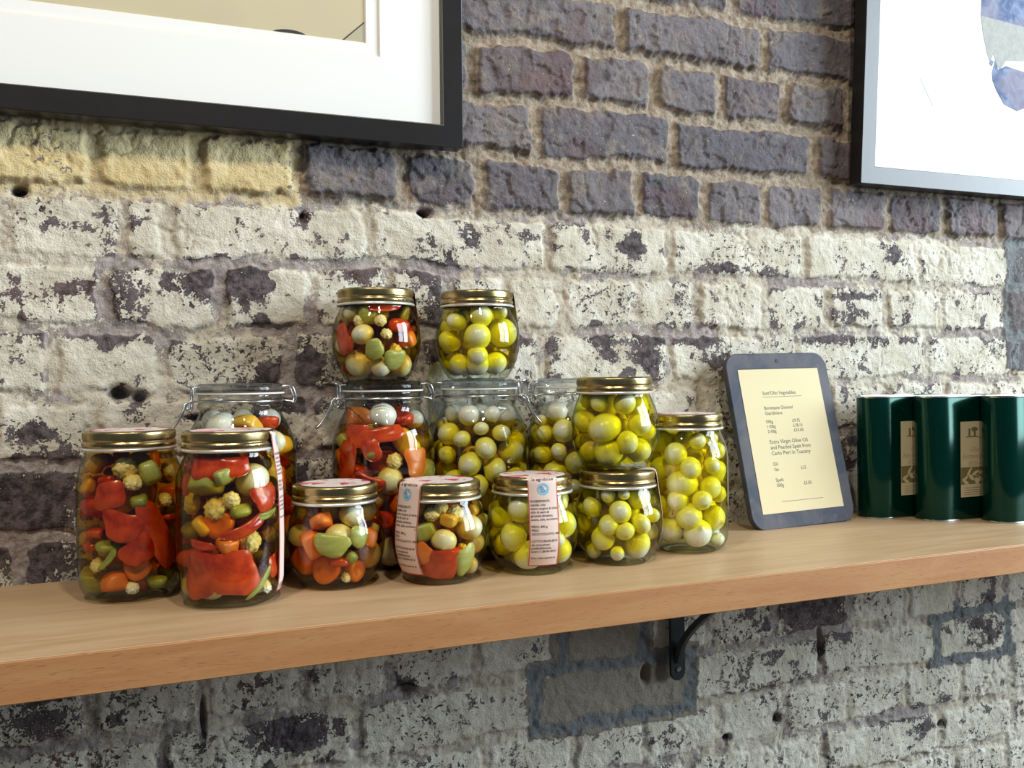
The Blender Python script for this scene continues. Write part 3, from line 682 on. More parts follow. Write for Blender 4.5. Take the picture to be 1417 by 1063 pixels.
# clip-jar ironmongery (wire), local frame: latch on -x, hinge on +x
M_wire = simple('steel_wire', (.62, .63, .64), .25, 1.0, .5, .1)
M_gask = simple('white_gasket', (.92, .90, .84), .6, 0, .4, .03)
def clip_lid_mesh():
    prof = [(.0006, .1965), (.036, .1965), (.0375, .1985), (.0452, .1985), (.0455, .2010), (.0452, .2042), (.0440, .2070), (.0415, .2084), (.034, .2084), (.032, .2070), (.031, .2066), (.0006, .2066)]
    V, F = capped(prof, 72); return mesh_from('clip_lid', V, F, M_press, sharp=50)
CLID = clip_lid_mesh()
v, f = lathe([(.0385, .1968), (.0452, .1967), (.0462, .1972), (.0462, .1984), (.0452, .1986), (.0385, .1984)], 96, closed=True); GASK = mesh_from('gasket', v, f, M_gask, sharp=50)
def wire_ring(): n = 40; return tube([(.0445 * math.cos(2 * PI * i / n), .0445 * math.sin(2 * PI * i / n), .1895) for i in range(n)], .0011, 8, 2, True)
def wire_bail():
    parts = [wire_ring()]
    # hinge loop on +x
    for s in (-1, 1):
        parts.append(tube([(.0425, s * .010, .2045), (.050, s * .010, .2052), (.0545, s * .010, .2030), (.0575, s * .009, .1945), (.0580, s * .008, .1895), (.0560, s * .007, .1870), (.0520, s * .008, .1885), (.0455, s * .010, .1895)], .0010))
    parts.append(tube([(.0575, -.009, .1930), (.0590, 0, .1925), (.0575, .009, .1930)], .0010))
    parts.append(tube([(.0425, -.010, .2045), (.0415, 0, .2048), (.0425, .010, .2045)], .0010))
    return join(*parts)
def wire_latch():
    parts = []
    for s in (-1, 1):
        parts.append(tube([(-.0425, s * .009, .2048), (-.0485, s * .011, .2050), (-.0500, s * .013, .2030), (-.0500, s * .014, .1930), (-.0502, s * .013, .1835), (-.0530, s * .013, .1800), (-.0560, s * .013, .1825), (-.0560, s * .013, .1860), (-.0545, s * .013, .1885), (-.0510, s * .013, .1900), (-.0455, s * .012, .1898)], .0010))
        parts.append(tube([(-.0505, s * .013, .2050), (-.0545, s * .013, .2068), (-.0580, s * .008, .2078), (-.0590, 0, .2080)], .0010))
        parts.append(tube([(-.0545, s * .0125, .1880), (-.0570, s * .0115, .1860), (-.0590, s * .010, .1800), (-.0640, s * .008, .1700), (-.0700, s * .006, .1615), (-.0745, s * .004, .1570)], .0010))
    parts.append(tube([(-.0745, -.004, .1570), (-.0758, 0, .1562), (-.0745, .004, .1570)], .0010))
    return join(*parts)
v, f = wire_bail(); BAIL = mesh_from('wire_bail', v, f, M_wire, sharp=80)
v, f = wire_latch(); LATCH = mesh_from('wire_latch', v, f, M_wire, sharp=80)

# ------------------------------------------------------------------ vegetables
def veg_mat(name, c1, c2, scale=90, rough=.35, spec=.5, sss=0.0, stretch=(1, 1, 1), bump=.15, objvar=.15):
    t = NT(name); co = t.coord(scale=stretch); n = t.noise(co, scale, 4, .6, .4)
    c = t.mix(t.sstep(n, .3, .7), c1, c2); oi = t.n('ShaderNodeObjectInfo')
    c = t.mix(t.math('MULTIPLY', oi.outputs['Random'], objvar * 2), c, tuple(min(1, x * 1.0) for x in c2))
    k = dict(Subsurface_Weight=sss, Subsurface_Scale=.004, Subsurface_Radius=(1.0, .7, .35)) if sss else {}
    p = t.prin(c, rough, spec=spec, bump=n, bstr=bump, bdist=.0006, **k); return t.m
def onion_mat(name, c1, c2, tip):
    t = NT(name); x = t.n('ShaderNodeTexCoord'); s = t.n('ShaderNodeSeparateXYZ'); t.l(x.outputs['Object'], s.inputs[0])
    an = t.math('ARCTAN2', s.outputs[0], s.outputs[1]); st = t.math('SINE', t.math('MULTIPLY', an, 16.0)); n = t.noise(x.outputs['Object'], 130, 3)
    c = t.mix(t.math('MULTIPLY_ADD', st, .18, t.math('MULTIPLY', n, .6)), c1, c2)
    r = t.math('SQRT', t.math('ADD', t.math('POWER', s.outputs[0], 2.0), t.math('POWER', s.outputs[1], 2.0)))
    c = t.mix(t.sstep(r, .0035, .0008, 0, .6), c, tip)
    oi = t.n('ShaderNodeObjectInfo'); c = t.mix(t.math('MULTIPLY', oi.outputs['Random'], .35), c, c1)
    t.prin(c, .28, spec=.5, bump=st, bstr=.05, bdist=.0005); return t.m
M_onion = onion_mat('pearl_onion', (.84, .81, .66), (.93, .92, .84), (.52, .46, .22))
M_pinkon = onion_mat('blush_onion', (.82, .60, .52), (.86, .74, .66), (.5, .3, .25))
M_pepper = veg_mat('red_pepper', (.34, .006, .002), (.70, .075, .010), 48, .22, bump=.08)
M_orange = veg_mat('carrot', (.74, .15, .012), (.84, .24, .03), 60, .35)
M_caul = veg_mat('cauliflower', (.88, .84, .74), (.95, .93, .86), 260, .5, bump=.6)
M_green = veg_mat('green_celery', (.33, .36, .08), (.47, .48, .13), 60, .3, stretch=(1, 1, 6))
M_gherk = veg_mat('gherkin', (.20, .25, .04), (.36, .38, .07), 120, .35, bump=.4)
M_yel = veg_mat('yellow_pepper', (.74, .40, .03), (.82, .52, .06), 30, .25)
M_seed = veg_mat('pepper_flesh', (.62, .08, .02), (.75, .18, .05), 30, .4)
rnd = random.Random(42)
def onion_mesh(mat, k):
    rr = random.Random(k); fl = rr.uniform(.82, 1.0); tipk = rr.uniform(.05, .16)
    prof = []
    for i in range(15):
        a = -PI / 2 + PI * i / 14; r = math.cos(a); z = math.sin(a) * fl + (tipk * (1 - min(1, abs(r) * 2.2)) ** 2 if a > 0 else 0) - (.03 if i == 0 else 0)
        prof.append((max(r, .01), z))
    seg = 28; ph = rr.uniform(0, 6)
    V, F = capped(prof, seg, lambda r, z, i, j: r * (1 + .035 * math.sin(2 * 2 * PI * i / seg + ph) + .012 * math.sin(5 * 2 * PI * i / seg)))
    V = [(x * .011, y * .011, z * .011) for x, y, z in V]
    return mesh_from('onion', V, F, mat, sharp=70)
ONI = [onion_mesh(M_onion, k) for k in range(5)]; PON = [onion_mesh(M_pinkon, k + 20) for k in range(2)]
def caul_mesh(k):
    import bmesh
    rr = random.Random(100 + k); bm = bmesh.new(); bmesh.ops.create_icosphere(bm, subdivisions=4, radius=1)
    bumps = []
    for _ in range(200):
        v_ = Vector((rr.gauss(0, 1), rr.gauss(0, 1), rr.gauss(0, 1))).normalized(); bumps.append((v_, rr.uniform(.08, .15)))
    for v_ in bm.verts:
        d = v_.co.normalized(); h = 0
        if d.z > -.35:
            for b, s in bumps:
                q = (d - b).length / s
                if q < 1: h = max(h, math.sqrt(1 - q * q) * s)
            v_.co = d * (.74 + h * 1.1)
            v_.co.z *= .8
        else:
            t = (-.35 - d.z) / .65; rad = .42 - .12 * t; hz = Vector((d.x, d.y, 0)); hz = hz.normalized() * min(hz.length, 1) * rad if hz.length > 0 else hz
            v_.co = Vector((hz.x, hz.y, -.3 - .75 * t))
    for v_ in bm.verts: v_.co *= .011
    me = bpy.data.meshes.new('floret'); bm.to_mesh(me); bm.free(); me.materials.append(M_caul); me.polygons.foreach_set('use_smooth', [True] * len(me.polygons)); return me
CAU = [caul_mesh(k) for k in range(3)]
def chunk_mesh(mat, k, ax=1.0, bx=1.0, cx=1.0, p=3.5):
    """rounded cut block"""
    rr = random.Random(200 + k); V, F = [], []; nu, nv = 24, 13
    for j in range(nv):
        b = -PI / 2 + PI * j / (nv - 1)
        for i in range(nu):
            a = 2 * PI * i / nu; c = lambda q: math.copysign(abs(q) ** (2 / p), q)
            x, y, z = c(math.cos(b)) * c(math.cos(a)), c(math.cos(b)) * c(math.sin(a)), c(math.sin(b))
            w1 = 1 + .10 * math.sin(3 * a + k) * math.cos(b) + .08 * math.sin(2 * z + k)
            V.append((x * ax * w1 * .011, y * bx * w1 * .011, (z * cx + .12 * x * math.sin(k)) * .011))
    for j in range(nv - 1):
        for i in range(nu): i2 = (i + 1) % nu; F.append((j * nu + i, j * nu + i2, (j + 1) * nu + i2, (j + 1) * nu + i))
    return mesh_from('chunk', V, F, mat, sharp=50)
GRN = [chunk_mesh(M_green, k, 1, .75, .95, 4) for k in range(3)]; GHK = [chunk_mesh(M_gherk, k + 5, 1.25, .72, .72, 2.6) for k in range(2)]
ORG = [chunk_mesh(M_orange, k + 9, 1, .8, 1.0, 3.2) for k in range(3)]; RED = [chunk_mesh(M_pepper, k + 13, 1.15, .6, 1.0, 3.0) for k in range(3)]; YEL = [chunk_mesh(M_yel, k + 17, 1.1, .7, 1.0, 3.0) for k in range(2)]
def carrot_disc(k):
    prof = [(.03, -.42), (.6, -.45), (.9, -.40), (1.0, -.25), (1.02, 0), (1.0, .25), (.9, .40), (.6, .45), (.42, .43), (.38, .40), (.03, .41)]
    V, F = capped([(r * .011, z * .011) for r, z in prof], 30, lambda r, z, i, j: r * (1 + .05 * math.sin(2 * PI * i / 30 * 3 + k)))
    return mesh_from('carrot_slice', V, F, M_orange, sharp=50)
CAR = [carrot_disc(k) for k in range(2)]
KINDS = {'onion': (ONI, 'pearl_onion', 'pale pearl onion', 'onion'), 'pink': (PON, 'pearl_onion', 'blush pink pearl onion', 'onion'), 'caul': (CAU, 'cauliflower_floret', 'cream cauliflower floret', 'cauliflower'), 'green': (GRN, 'celery_chunk', 'light green celery chunk', 'celery'),
         'gherk': (GHK, 'gherkin_piece', 'dark green gherkin piece', 'gherkin'), 'carrot': (CAR, 'carrot_slice', 'round orange carrot slice', 'carrot'), 'orange': (ORG, 'carrot_chunk', 'orange carrot chunk', 'carrot'), 'red': (RED, 'red_pepper_piece', 'red pepper piece', 'pepper'), 'yellow': (YEL, 'yellow_pepper_piece', 'yellow pepper piece', 'pepper')}
PATCH = {'pepper': (M_pepper, 'red_pepper_slice', 'wide red pepper slab', 'pepper'), 'opepper': (M_orange, 'orange_pepper_slice', 'orange pepper slab', 'pepper'), 'celery': (M_green, 'celery_slice', 'green celery slice', 'celery'),
         'bean': (M_gherk, 'green_strip', 'thin green strip', 'green bean'), 'ypepper': (M_yel, 'yellow_pepper_slice', 'yellow pepper slab', 'pepper')}
def patch_mesh(kind, jar, ang0, z0, A, B, rot, th, p=3.2, seed=0):
    """slab lying against the inside of the glass, curved with it"""
    rr = random.Random(seed); ph = [rr.uniform(0, 6) for _ in range(3)]; nr, ns = 9, 40; front, back = [], []
    def pt(rho, th_, dep):
        c, s = math.cos(th_), math.sin(th_); sc = (abs(c) ** p + abs(s) ** p) ** (-1 / p)
        sc *= 1 + .10 * math.sin(2 * th_ + ph[0]) + .07 * math.sin(3 * th_ + ph[1]) + .012 * math.sin(11 * th_ + ph[2])
        a, b = rho * sc * A * c, rho * sc * B * s; b += .12 * a * a / max(A, .001)
        a, b = a * math.cos(rot) - b * math.sin(rot), a * math.sin(rot) + b * math.cos(rot)
        z = min(max(z0 + b, .007), FILL[jar] - .001); R_ = prof_r(jar, z) - GT - dep; an = ang0 + a / (prof_r(jar, z) - GT)
        return (R_ * math.cos(an), R_ * math.sin(an), z)
    V, F = [], []
    for side in (0, 1):
        for i in range(nr + 1):
            rho = i / nr; e_ = rho ** 5; fold = .0016 if kind in ('pepper', 'opepper') else .0008
            for j in range(ns):
                aj = 2 * PI * j / ns; fl = fold * (.5 + .5 * math.sin(rho * 3.2 * math.cos(aj + ph[1]) + ph[0]))
                dep = (.0004 + fl + e_ * th * .42) if side == 0 else (th + fl * .5 - e_ * th * .42)
                V.append(pt(max(rho, .01), aj, dep))
    o2 = (nr + 1) * ns
    for i in range(nr):
        for j in range(ns):
            j2 = (j + 1) % ns; F.append((i * ns + j, i * ns + j2, (i + 1) * ns + j2, (i + 1) * ns + j)); F.append((o2 + i * ns + j, o2 + (i + 1) * ns + j, o2 + (i + 1) * ns + j2, o2 + i * ns + j2))
    for j in range(ns): j2 = (j + 1) % ns; F.append((nr * ns + j, nr * ns + j2, o2 + nr * ns + j2, o2 + nr * ns + j))
    F.append(tuple(range(ns))[::-1]); F.append(tuple(range(o2, o2 + ns)))
    return V, F
CAMS = [Vector((0, -CAMD)), Vector((-.3, -CAMD + .04)), Vector((.35, -CAMD + .05))]

def pack(kind, specs, rmin, rmax, count, mixk, seed, blocks, zmax=None):
    """relax spheres inside the jar; specs = fixed spheres [(x,y,z,r,kind)]"""
    rs = np.random.RandomState(seed); zt = zmax or FILL[kind]
    kinds = [s[4] for s in specs]; pts = [s[:3] for s in specs]; rad = [s[3] for s in specs]; nf = len(specs)
    for _ in range(count):
        a = rs.rand() * 2 * PI; z = .008 + rs.rand() * (zt - .014); R_ = prof_r(kind, z) - .012; q = R_ * math.sqrt(rs.rand() * .5 + .5)
        pts.append((q * math.cos(a), q * math.sin(a), z)); rad.append(rs.uniform(rmin, rmax)); kinds.append(mixk[rs.randint(len(mixk))])
    P = np.array(pts, float); R_ = np.array(rad, float); n = len(P)
    B = np.array([b[:3] for b in blocks], float).reshape(-1, 3); BR = np.array([b[3] for b in blocks], float)
    zz = [p[0] for p in PROF[kind]]; rr_ = [p[1] for p in PROF[kind]]
    for it in range(420):
        d = P[:, None] - P[None]; L = np.sqrt((d ** 2).sum(-1)) + 1e-9; ov = (R_[:, None] + R_[None]) * .985 - L; np.fill_diagonal(ov, -1); ov = np.clip(ov, 0, None)
        mv = (d / L[..., None] * ov[..., None] * .5).sum(1)
        if len(B):
            d2 = P[:, None] - B[None]; L2 = np.sqrt((d2 ** 2).sum(-1)) + 1e-9; o2 = np.clip(R_[:, None] + BR[None] - L2, 0, None); mv += (d2 / L2[..., None] * o2[..., None] * .6).sum(1)
        mv[:nf] *= 0
        rho = np.hypot(P[:, 0], P[:, 1]) + 1e-9
        if it < 330: mv[nf:, 0] += P[nf:, 0] / rho[nf:] * .0004; mv[nf:, 1] += P[nf:, 1] / rho[nf:] * .0004
        P = P + mv
        P[nf:, 2] = np.clip(P[nf:, 2], .0052 + R_[nf:] * .92, zt - R_[nf:] * .8)
        for zoff in (0, -.55, .55):
            wr = np.interp(P[:, 2] + zoff * R_, zz, rr_) - GT - .0003 - R_ * math.sqrt(1 - zoff * zoff)
            rho = np.hypot(P[:, 0], P[:, 1]) + 1e-9; sc = np.minimum(1, np.maximum(wr, .001) / rho); sc[:nf] = 1; P[:, 0] *= sc; P[:, 1] *= sc
    keep0 = np.ones(n, bool)
    for i in range(nf, n):
        L = np.linalg.norm(P - P[i], axis=1); L[i] = 9
        if ((R_ + R_[i]) * .88 > L)[keep0].any(): keep0[i] = False
        if len(B) and (np.linalg.norm(B - P[i], axis=1) < R_[i] * .85 + BR * .6).any(): keep0[i] = False
    P = P[keep0]; R_ = R_[keep0]; kinds = [k for k, q in zip(kinds, keep0) if q]; n = len(P)
    for layer, lo, tries in ((0, .80, 5000), (1, .80, 2500), (0, .68, 5000), (1, .68, 1500)):
        a = rs.rand(tries) * 2 * PI; zc = .006 + rs.rand(tries) * (zt - .010)
        for ai, zi in zip(a, zc):
            best = rmax * (1 if rs.rand() < .5 else .9)
            for _q in range(3):
                Rw = min(np.interp(zi + q * best, zz, rr_) - GT - .0004 - best * math.sqrt(1 - q * q) for q in (-.55, 0, .55)) - (layer * best * 1.5)
                c_ = np.array([Rw * math.cos(ai), Rw * math.sin(ai), zi])
                m_ = (np.linalg.norm(P - c_, axis=1) - R_ * .94).min() if n else 1
                if len(B): m_ = min(m_, (np.linalg.norm(B - c_, axis=1) - BR * .9).min())
                m_ = min(m_, (zi - .0050) / .9, (zt - zi) / .8)
                if m_ >= best: break
                best = max(m_, .001)
            else: continue
            if best < rmin * lo or Rw < 0: continue
            P = np.vstack([P, c_]); R_ = np.append(R_, best); kinds.append(mixk[rs.randint(len(mixk))]); n += 1
    # drop the worst leftovers
    keep = [True] * n
    for i in range(nf, n):
        for j in range(n):
            if j != i and keep[j] and keep[i] and (R_[i] + R_[j]) * .80 > np.linalg.norm(P[i] - P[j]): keep[i] = False
        for b, br_ in zip(B, BR):
            if np.linalg.norm(P[i] - b) < R_[i] * .8 + br_ * .5: keep[i] = False
    return [(P[i], R_[i], kinds[i], i < nf) for i in range(n) if keep[i]]

def see(items, origin, kind, blocks):
    """which spheres can be seen from the three viewpoints"""
    n = len(items); P = np.array([i[0] for i in items]); R_ = np.array([i[1] for i in items]); seen = set()
    B = np.array([b[:3] for b in blocks]).reshape(-1, 3); BR = np.array([b[3] for b in blocks]) * 1.15
    PP = np.concatenate([P, B]) if len(B) else P; RR = np.concatenate([R_ * .97, BR]) if len(B) else R_ * .97
    for c in CAMS:
        d = Vector((c.x - origin[0], c.y - origin[1])).normalized(); vx = np.array([-d.y, d.x, 0]); vd = np.array([d.x, d.y, .03]); vd /= np.linalg.norm(vd)
        U = PP @ vx; Zc = PP[:, 2] - .0 ; D = PP @ vd
        g = np.arange(-.058, .058, .0022); h = np.arange(.003, .185, .0022); G, H_ = np.meshgrid(g, h); G = G.ravel(); H_ = H_.ravel()
        q = RR[None] ** 2 - (G[:, None] - U[None]) ** 2 - (H_[:, None] - Zc[None]) ** 2
        dep = np.where(q > 0, D[None] + np.sqrt(np.clip(q, 0, None)), -9); best = dep.argmax(1); ok = dep.max(1) > -8
        cnt = np.bincount(best[ok], minlength=len(PP)); seen |= {i for i in range(n) if cnt[i] >= 3}
    return seen

JARS = []
def jar(kind, name, loc, label, where, rot=0.0, liquid=(M_oil, .0), brine=0.0, fixed=(), patches=(), mixk=('onion',), rng=(.0085, .012), count=40, seed=1, sealed=None, sticker=False, lidtext=0, zmax=None, latch=None, group=None):
    x, y, z = loc
    t = thing(name, loc, label, 'jar', group)
    link('glass_body', GLASS[kind], t)
    if kind == 'clip':
        link('glass_lid', CLID, t, rot=(0, 0, latch)); link('gasket', GASK, t)['label'] = 'white rubber gasket'
        link('wire_bail', BAIL, t, rot=(0, 0, latch)); link('wire_latch', LATCH, t, rot=(0, 0, latch))
    else:
        ld = link('lid', LID, t, (0, 0, LIDZ[kind]), (0, 0, rot)); ld['label'] = 'gold metal screw lid'
        link('rim_bead', BEAD, ld); link('lettering', LTXT, ld, rot=(0, 0, lidtext))
        if sticker: st = link('sticker', STICK, ld, (0, 0, LIDH - .0003)); st['label'] = 'pink and red paper sticker'
    top = FILL[kind]
    if kind == 'clip': top = .1605
    z0 = .0056
    if brine > z0:
        lq = link('brine', liquid_mesh(kind, z0, brine, M_brine, 'brine'), t); z0 = brine + .0001
    link('oil', liquid_mesh(kind, z0, top, liquid[0], 'oil'), t)
    view = math.atan2(-CAMD - y, -x)
    if sealed is not None: seal(kind, t, view + sealed[0], sealed[1])
    # contents
    blocks = []; cnt = {}
    def put(nm, me, lab, cat, pos, rotq, sc, zrel):
        band = 'low down' if zrel < .34 else ('midway up' if zrel < .67 else 'near the top')
        g = f'{lab}, {band} in the {where}'
        lb = f'{lab} {band} in the {where}'
        o = link(nm, me, None, (x + pos[0], y + pos[1], z + pos[2])); o.rotation_mode = 'QUATERNION'; o.rotation_quaternion = rotq; o.scale = (sc,) * 3
        tag(o, lb, cat, g); return o
    for i, (pk, u, v_, A, B, ro, th) in enumerate(patches):
        mt, nm, lab, cat = PATCH[pk]; ang = view + math.asin(max(-.99, min(.99, u))); zc = .006 + v_ * (top - .006)
        V, F = patch_mesh(pk, kind, ang, zc, A, B, ro, th, 2.6 if pk in ('celery', 'bean') else 4.0, seed * 31 + i)
        cc = sum((Vector(q) for q in V), Vector()) / len(V); V = [tuple(Vector(q) - cc) for q in V]
        me = mesh_from(nm, V, F, mt, sharp=50); put(nm, me, lab, cat, cc, (1, 0, 0, 0), 1, v_)
        for a in np.linspace(-.75, .75, 4):
            for b in np.linspace(-.75, .75, 4):
                aa, b2 = a * A * math.cos(ro) - b * B * math.sin(ro), a * A * math.sin(ro) + b * B * math.cos(ro); zz = min(max(zc + b2, .007), top)
                R_ = prof_r(kind, zz) - GT - th * .5; an = ang + aa / R_; blocks.append((R_ * math.cos(an), R_ * math.sin(an), zz, max(th * .5, min(A, B) * .28)))
    fx = []
    for (kd, u, v_, r0_) in fixed:
        r = r0_ * (1 if kd in ('onion', 'pink') else 1.14)
        zc = max(.006 + v_ * (top - .006), .0055 + r * .9); R_ = min(prof_r(kind, zc + q * r) - GT - .0004 - r * math.sqrt(1 - q * q) for q in (-.6, 0, .6)); ang = view + math.asin(max(-.99, min(.99, u * prof_r(kind, zc) / max(R_, .01) if abs(u * prof_r(kind, zc) / max(R_, .01)) < 1 else math.copysign(.99, u))))
        fx.append((R_ * math.cos(ang), R_ * math.sin(ang), zc, r0_ if kd in ('onion', 'pink') else r0_ * 1.06, kd))
    items = pack(kind, fx, rng[0] * (1.08 if mixk != ('onion',) else 1), rng[1] * (1.12 if mixk != ('onion',) else 1), count, mixk, seed, blocks, zmax); vis = see(items, loc, kind, blocks); rr = random.Random(seed)
    for i, (p, r, kd, isf) in enumerate(items):
        if i not in vis and not isf: continue
        meshes, nm, lab, cat = KINDS[kd]
        q = Vector((rr.gauss(0, 1), rr.gauss(0, 1), rr.gauss(0, 1))).normalized().to_track_quat('Z', 'Y')
        if kd == 'carrot': q = Vector((p[0], p[1], rr.uniform(-.01, .01))).to_track_quat('Z', 'Y')
        if kd in ('caul',): q = Vector((p[0] + rr.gauss(0, .01), p[1] + rr.gauss(0, .01), rr.uniform(.0, .03))).to_track_quat('Z', 'Y')
        put(nm, meshes[rr.randrange(len(meshes))], lab, cat, p, q, r / .011 * (.97 if kd in ('onion', 'pink') else (.86 if kd in ('red', 'gherk', 'yellow') else .95)), (p[2] - .006) / (top - .006))
    JARS.append((name, len(items), len(vis)))
    return t

MX = ('caul', 'green', 'orange', 'red', 'onion', 'gherk', 'yellow', 'caul')
OIL = (M_oil, 0); AMB = (M_amber, 0)
# front row, tall jars of mixed vegetables
jar('tall', 'storage_jar', (-.0035, -.073, 0), 'tall lidded jar of mixed pickles furthest from the slate board', 'tall jar furthest from the board', liquid=AMB, brine=.02,
    patches=[('pepper', -.42, .72, .017, .0125, .1, .004), ('pepper', -.15, .50, .021, .014, -.15, .004), ('pepper', .55, .42, .014, .034, .5, .004), ('pepper', .15, .33, .016, .014, .7, .004), ('bean', -.45, .27, .013, .0035, .8, .003)],
    fixed=[('caul', -.1, .90, .0138), ('green', .35, .86, .0127), ('caul', .05, .80, .0110), ('gherk', .15, .66, .0132), ('carrot', .1, .20, .0127), ('orange', -.30, .10, .0121), ('green', -.72, .10, .0132), ('caul', 0, .06, .0077), ('gherk', .65, .12, .0132), ('caul', .8, .85, .0110)],
    mixk=MX, rng=(0.0104, 0.0146), count=50, seed=3, sticker=True, rot=.4, lidtext=-1.0)
jar('tall', 'storage_jar', (.0851, -.140, 0), 'tall lidded jar of mixed pickles in front of the clip-top jar', 'tall jar before a clip-top jar', liquid=AMB, brine=.016,
    patches=[('pepper', -.55, .93, .016, .012, .1, .004), ('pepper', .0, .93, .020, .009, .0, .004), ('pepper', .72, .70, .016, .0125, .35, .004), ('pepper', .30, .50, .025, .0055, .42, .004), ('pepper', .05, .20, .023, .022, .12, .0045), ('pepper', -.62, .19, .017, .024, -.1, .004), ('bean', .62, .12, .021, .0032, .85, .003), ('pepper', .90, .22, .012, .012, .2, .004), ('pepper', -.55, .40, .014, .004, -.1, .004), ('bean', .72, .58, .013, .0035, .15, .003)],
    fixed=[('green', -.42, .82, .0149), ('green', -.12, .87, .0105), ('onion', .42, .82, .0165), ('caul', .02, .70, .0099), ('caul', -.25, .64, .0138), ('caul', -.68, .66, .0138), ('carrot', -.20, .53, .0138), ('gherk', .18, .62, .0099), ('caul', .35, .40, .0138), ('caul', .78, .42, .0110), ('orange', -.05, .40, .0099), ('gherk', -.75, .47, .0121), ('yellow', -.5, .52, .0110)],
    mixk=MX, rng=(0.0104, 0.0146), count=42, seed=5, sealed=(1.42, True), sticker=True, rot=1.2, lidtext=-.9)
# clip-top jars at the back
def latch_ang(x, y, phi): return math.atan2(-CAMD - y, -x) + PI / 2 + phi
jar('clip', 'clip_top_jar', (.1080, -.031, 0), 'clip-top glass jar of mixed pickles behind the two tall lidded jars', 'clip-top jar behind the two tall jars', liquid=AMB,
    fixed=[('yellow', .82, .86, .0187), ('onion', .6, .9, .0132), ('carrot', .82, .62, .0165), ('onion', -.4, 1.02, .0165), ('yellow', .15, 1.02, .0143), ('red', .55, 1.04, .0121), ('red', .85, .45, .0143), ('orange', .9, .3, .0132)],
    mixk=('onion', 'red', 'orange', 'yellow', 'caul', 'green'), rng=(0.0134, 0.0183), count=44, seed=7, zmax=.178, latch=latch_ang(.108, -.031, .12), group=None)
jar('clip', 'clip_top_jar', (.2656, -.031, 0), 'clip-top jar of peppers and onions with a mixed pickle jar stacked on it', 'clip-top jar under the mixed pickle jar', liquid=AMB,
    patches=[('pepper', -.55, .93, .015, .016, .4, .004), ('pepper', -.05, .93, .025, .009, .12, .004), ('pepper', -.78, .70, .014, .030, -.2, .004), ('pepper', -.25, .83, .012, .012, .3, .004), ('opepper', .68, .72, .017, .016, .1, .004), ('pepper', -.35, .60, .020, .008, -.35, .004)],
    fixed=[('yellow', .42, .86, .0198), ('gherk', -.20, .79, .0127), ('onion', .12, .60, .0165), ('caul', .2, .74, .0110), ('onion', .55, .52, .0132), ('onion', -.30, .48, .0182), ('onion', 0, 1.06, .0154), ('red', .5, 1.03, .0110), ('orange', .35, .45, .0143), ('red', -.6, .35, .0143)],
    mixk=('onion', 'red', 'orange', 'red', 'onion', 'green'), rng=(0.0140, 0.0183), count=40, seed=9, zmax=.178, latch=latch_ang(.2656, -.031, .15))
jar('clip', 'clip_top_jar', (.3840, -.029, 0), 'clip-top jar of onions with a stacked yellow onion jar on its glass lid', 'clip-top jar under the yellow onion jar', liquid=(M_oilg, 0),
    fixed=[('onion', -.2, .68, .0157), ('onion', .12, .80, .0145), ('onion', .3, .63, .0151), ('onion', .62, .76, .0157)], rng=(0.0124, 0.0171), count=88, seed=11, zmax=.178, latch=latch_ang(.3858, -.031, PI - .2))
jar('clip', 'clip_top_jar', (.5100, -.028, 0), 'clip-top jar of onions mostly hidden behind the two stacked onion jars', 'clip-top jar behind the two stacked jars', liquid=(M_oilg, 0),
    rng=(0.0124, 0.0171), count=80, seed=13, zmax=.178, latch=latch_ang(.5218, -.031, PI + .45))
# small front jars
jar('small', 'squat_jar', (.1924, -.114, 0), 'squat jar of carrots and celery beside the taller front jar', 'squat jar of carrots and celery', liquid=AMB,
    patches=[('celery', -.10, .52, .020, .011, -.30, .005), ('celery', .50, .60, .012, .010, -.5, .005)],
    fixed=[('carrot', -.22, .14, .0138), ('orange', -.62, .28, .0154), ('carrot', .42, .14, .0110), ('pink', .68, .30, .0149), ('orange', -.3, .80, .0105), ('onion', .35, .86, .0132), ('onion', -.75, .58, .0121), ('red', .05, .30, .0099), ('gherk', .28, .34, .0099), ('caul', .22, .05, .0066), ('onion', .8, .85, .0110), ('caul', .85, .62, .0077)],
    mixk=('orange', 'onion', 'green', 'caul', 'red', 'orange'), rng=(0.0104, 0.0134), count=26, seed=17, sticker=True, lidtext=.25, rot=.2)
jar('small', 'squat_jar', (.2970, -.139, 0), 'squat mixed pickle jar with a pink paper seal wrapped down its side', 'squat mixed jar with paper seal', liquid=AMB,
    patches=[('pepper', .02, .20, .018, .017, -.2, .005), ('celery', .62, .24, .013, .016, .3, .0055), ('opepper', -.38, .36, .011, .012, .5, .0045)],
    fixed=[('onion', .08, .50, .0134), ('onion', .60, .63, .0149), ('caul', .35, .83, .0116), ('caul', .05, .92, .0088), ('yellow', .2, .76, .0099), ('onion', .75, .05, .0110), ('green', -.3, .62, .0121), ('caul', -.15, .84, .0110), ('yellow', .82, .80, .0110), ('red', .30, .36, .0077)],
    mixk=MX, rng=(0.0104, 0.0134), count=24, seed=19, sealed=(-.80, True), sticker=True, lidtext=.3, rot=.6)
jar('small', 'squat_jar', (.4040, -.139, 0), 'squat onion jar with a pink paper seal facing the room', 'squat onion jar with facing seal', brine=.016,
    fixed=[('onion', -.42, .42, .0168), ('onion', -.25, .80, .0151), ('onion', -.1, .14, .0168), ('onion', -.72, .66, .0139), ('onion', .85, .2, .0151), ('onion', .80, .55, .0162)], rng=(0.0124, 0.0171), count=30, seed=23, sealed=(.26, True), sticker=True, lidtext=-.5, rot=.9)
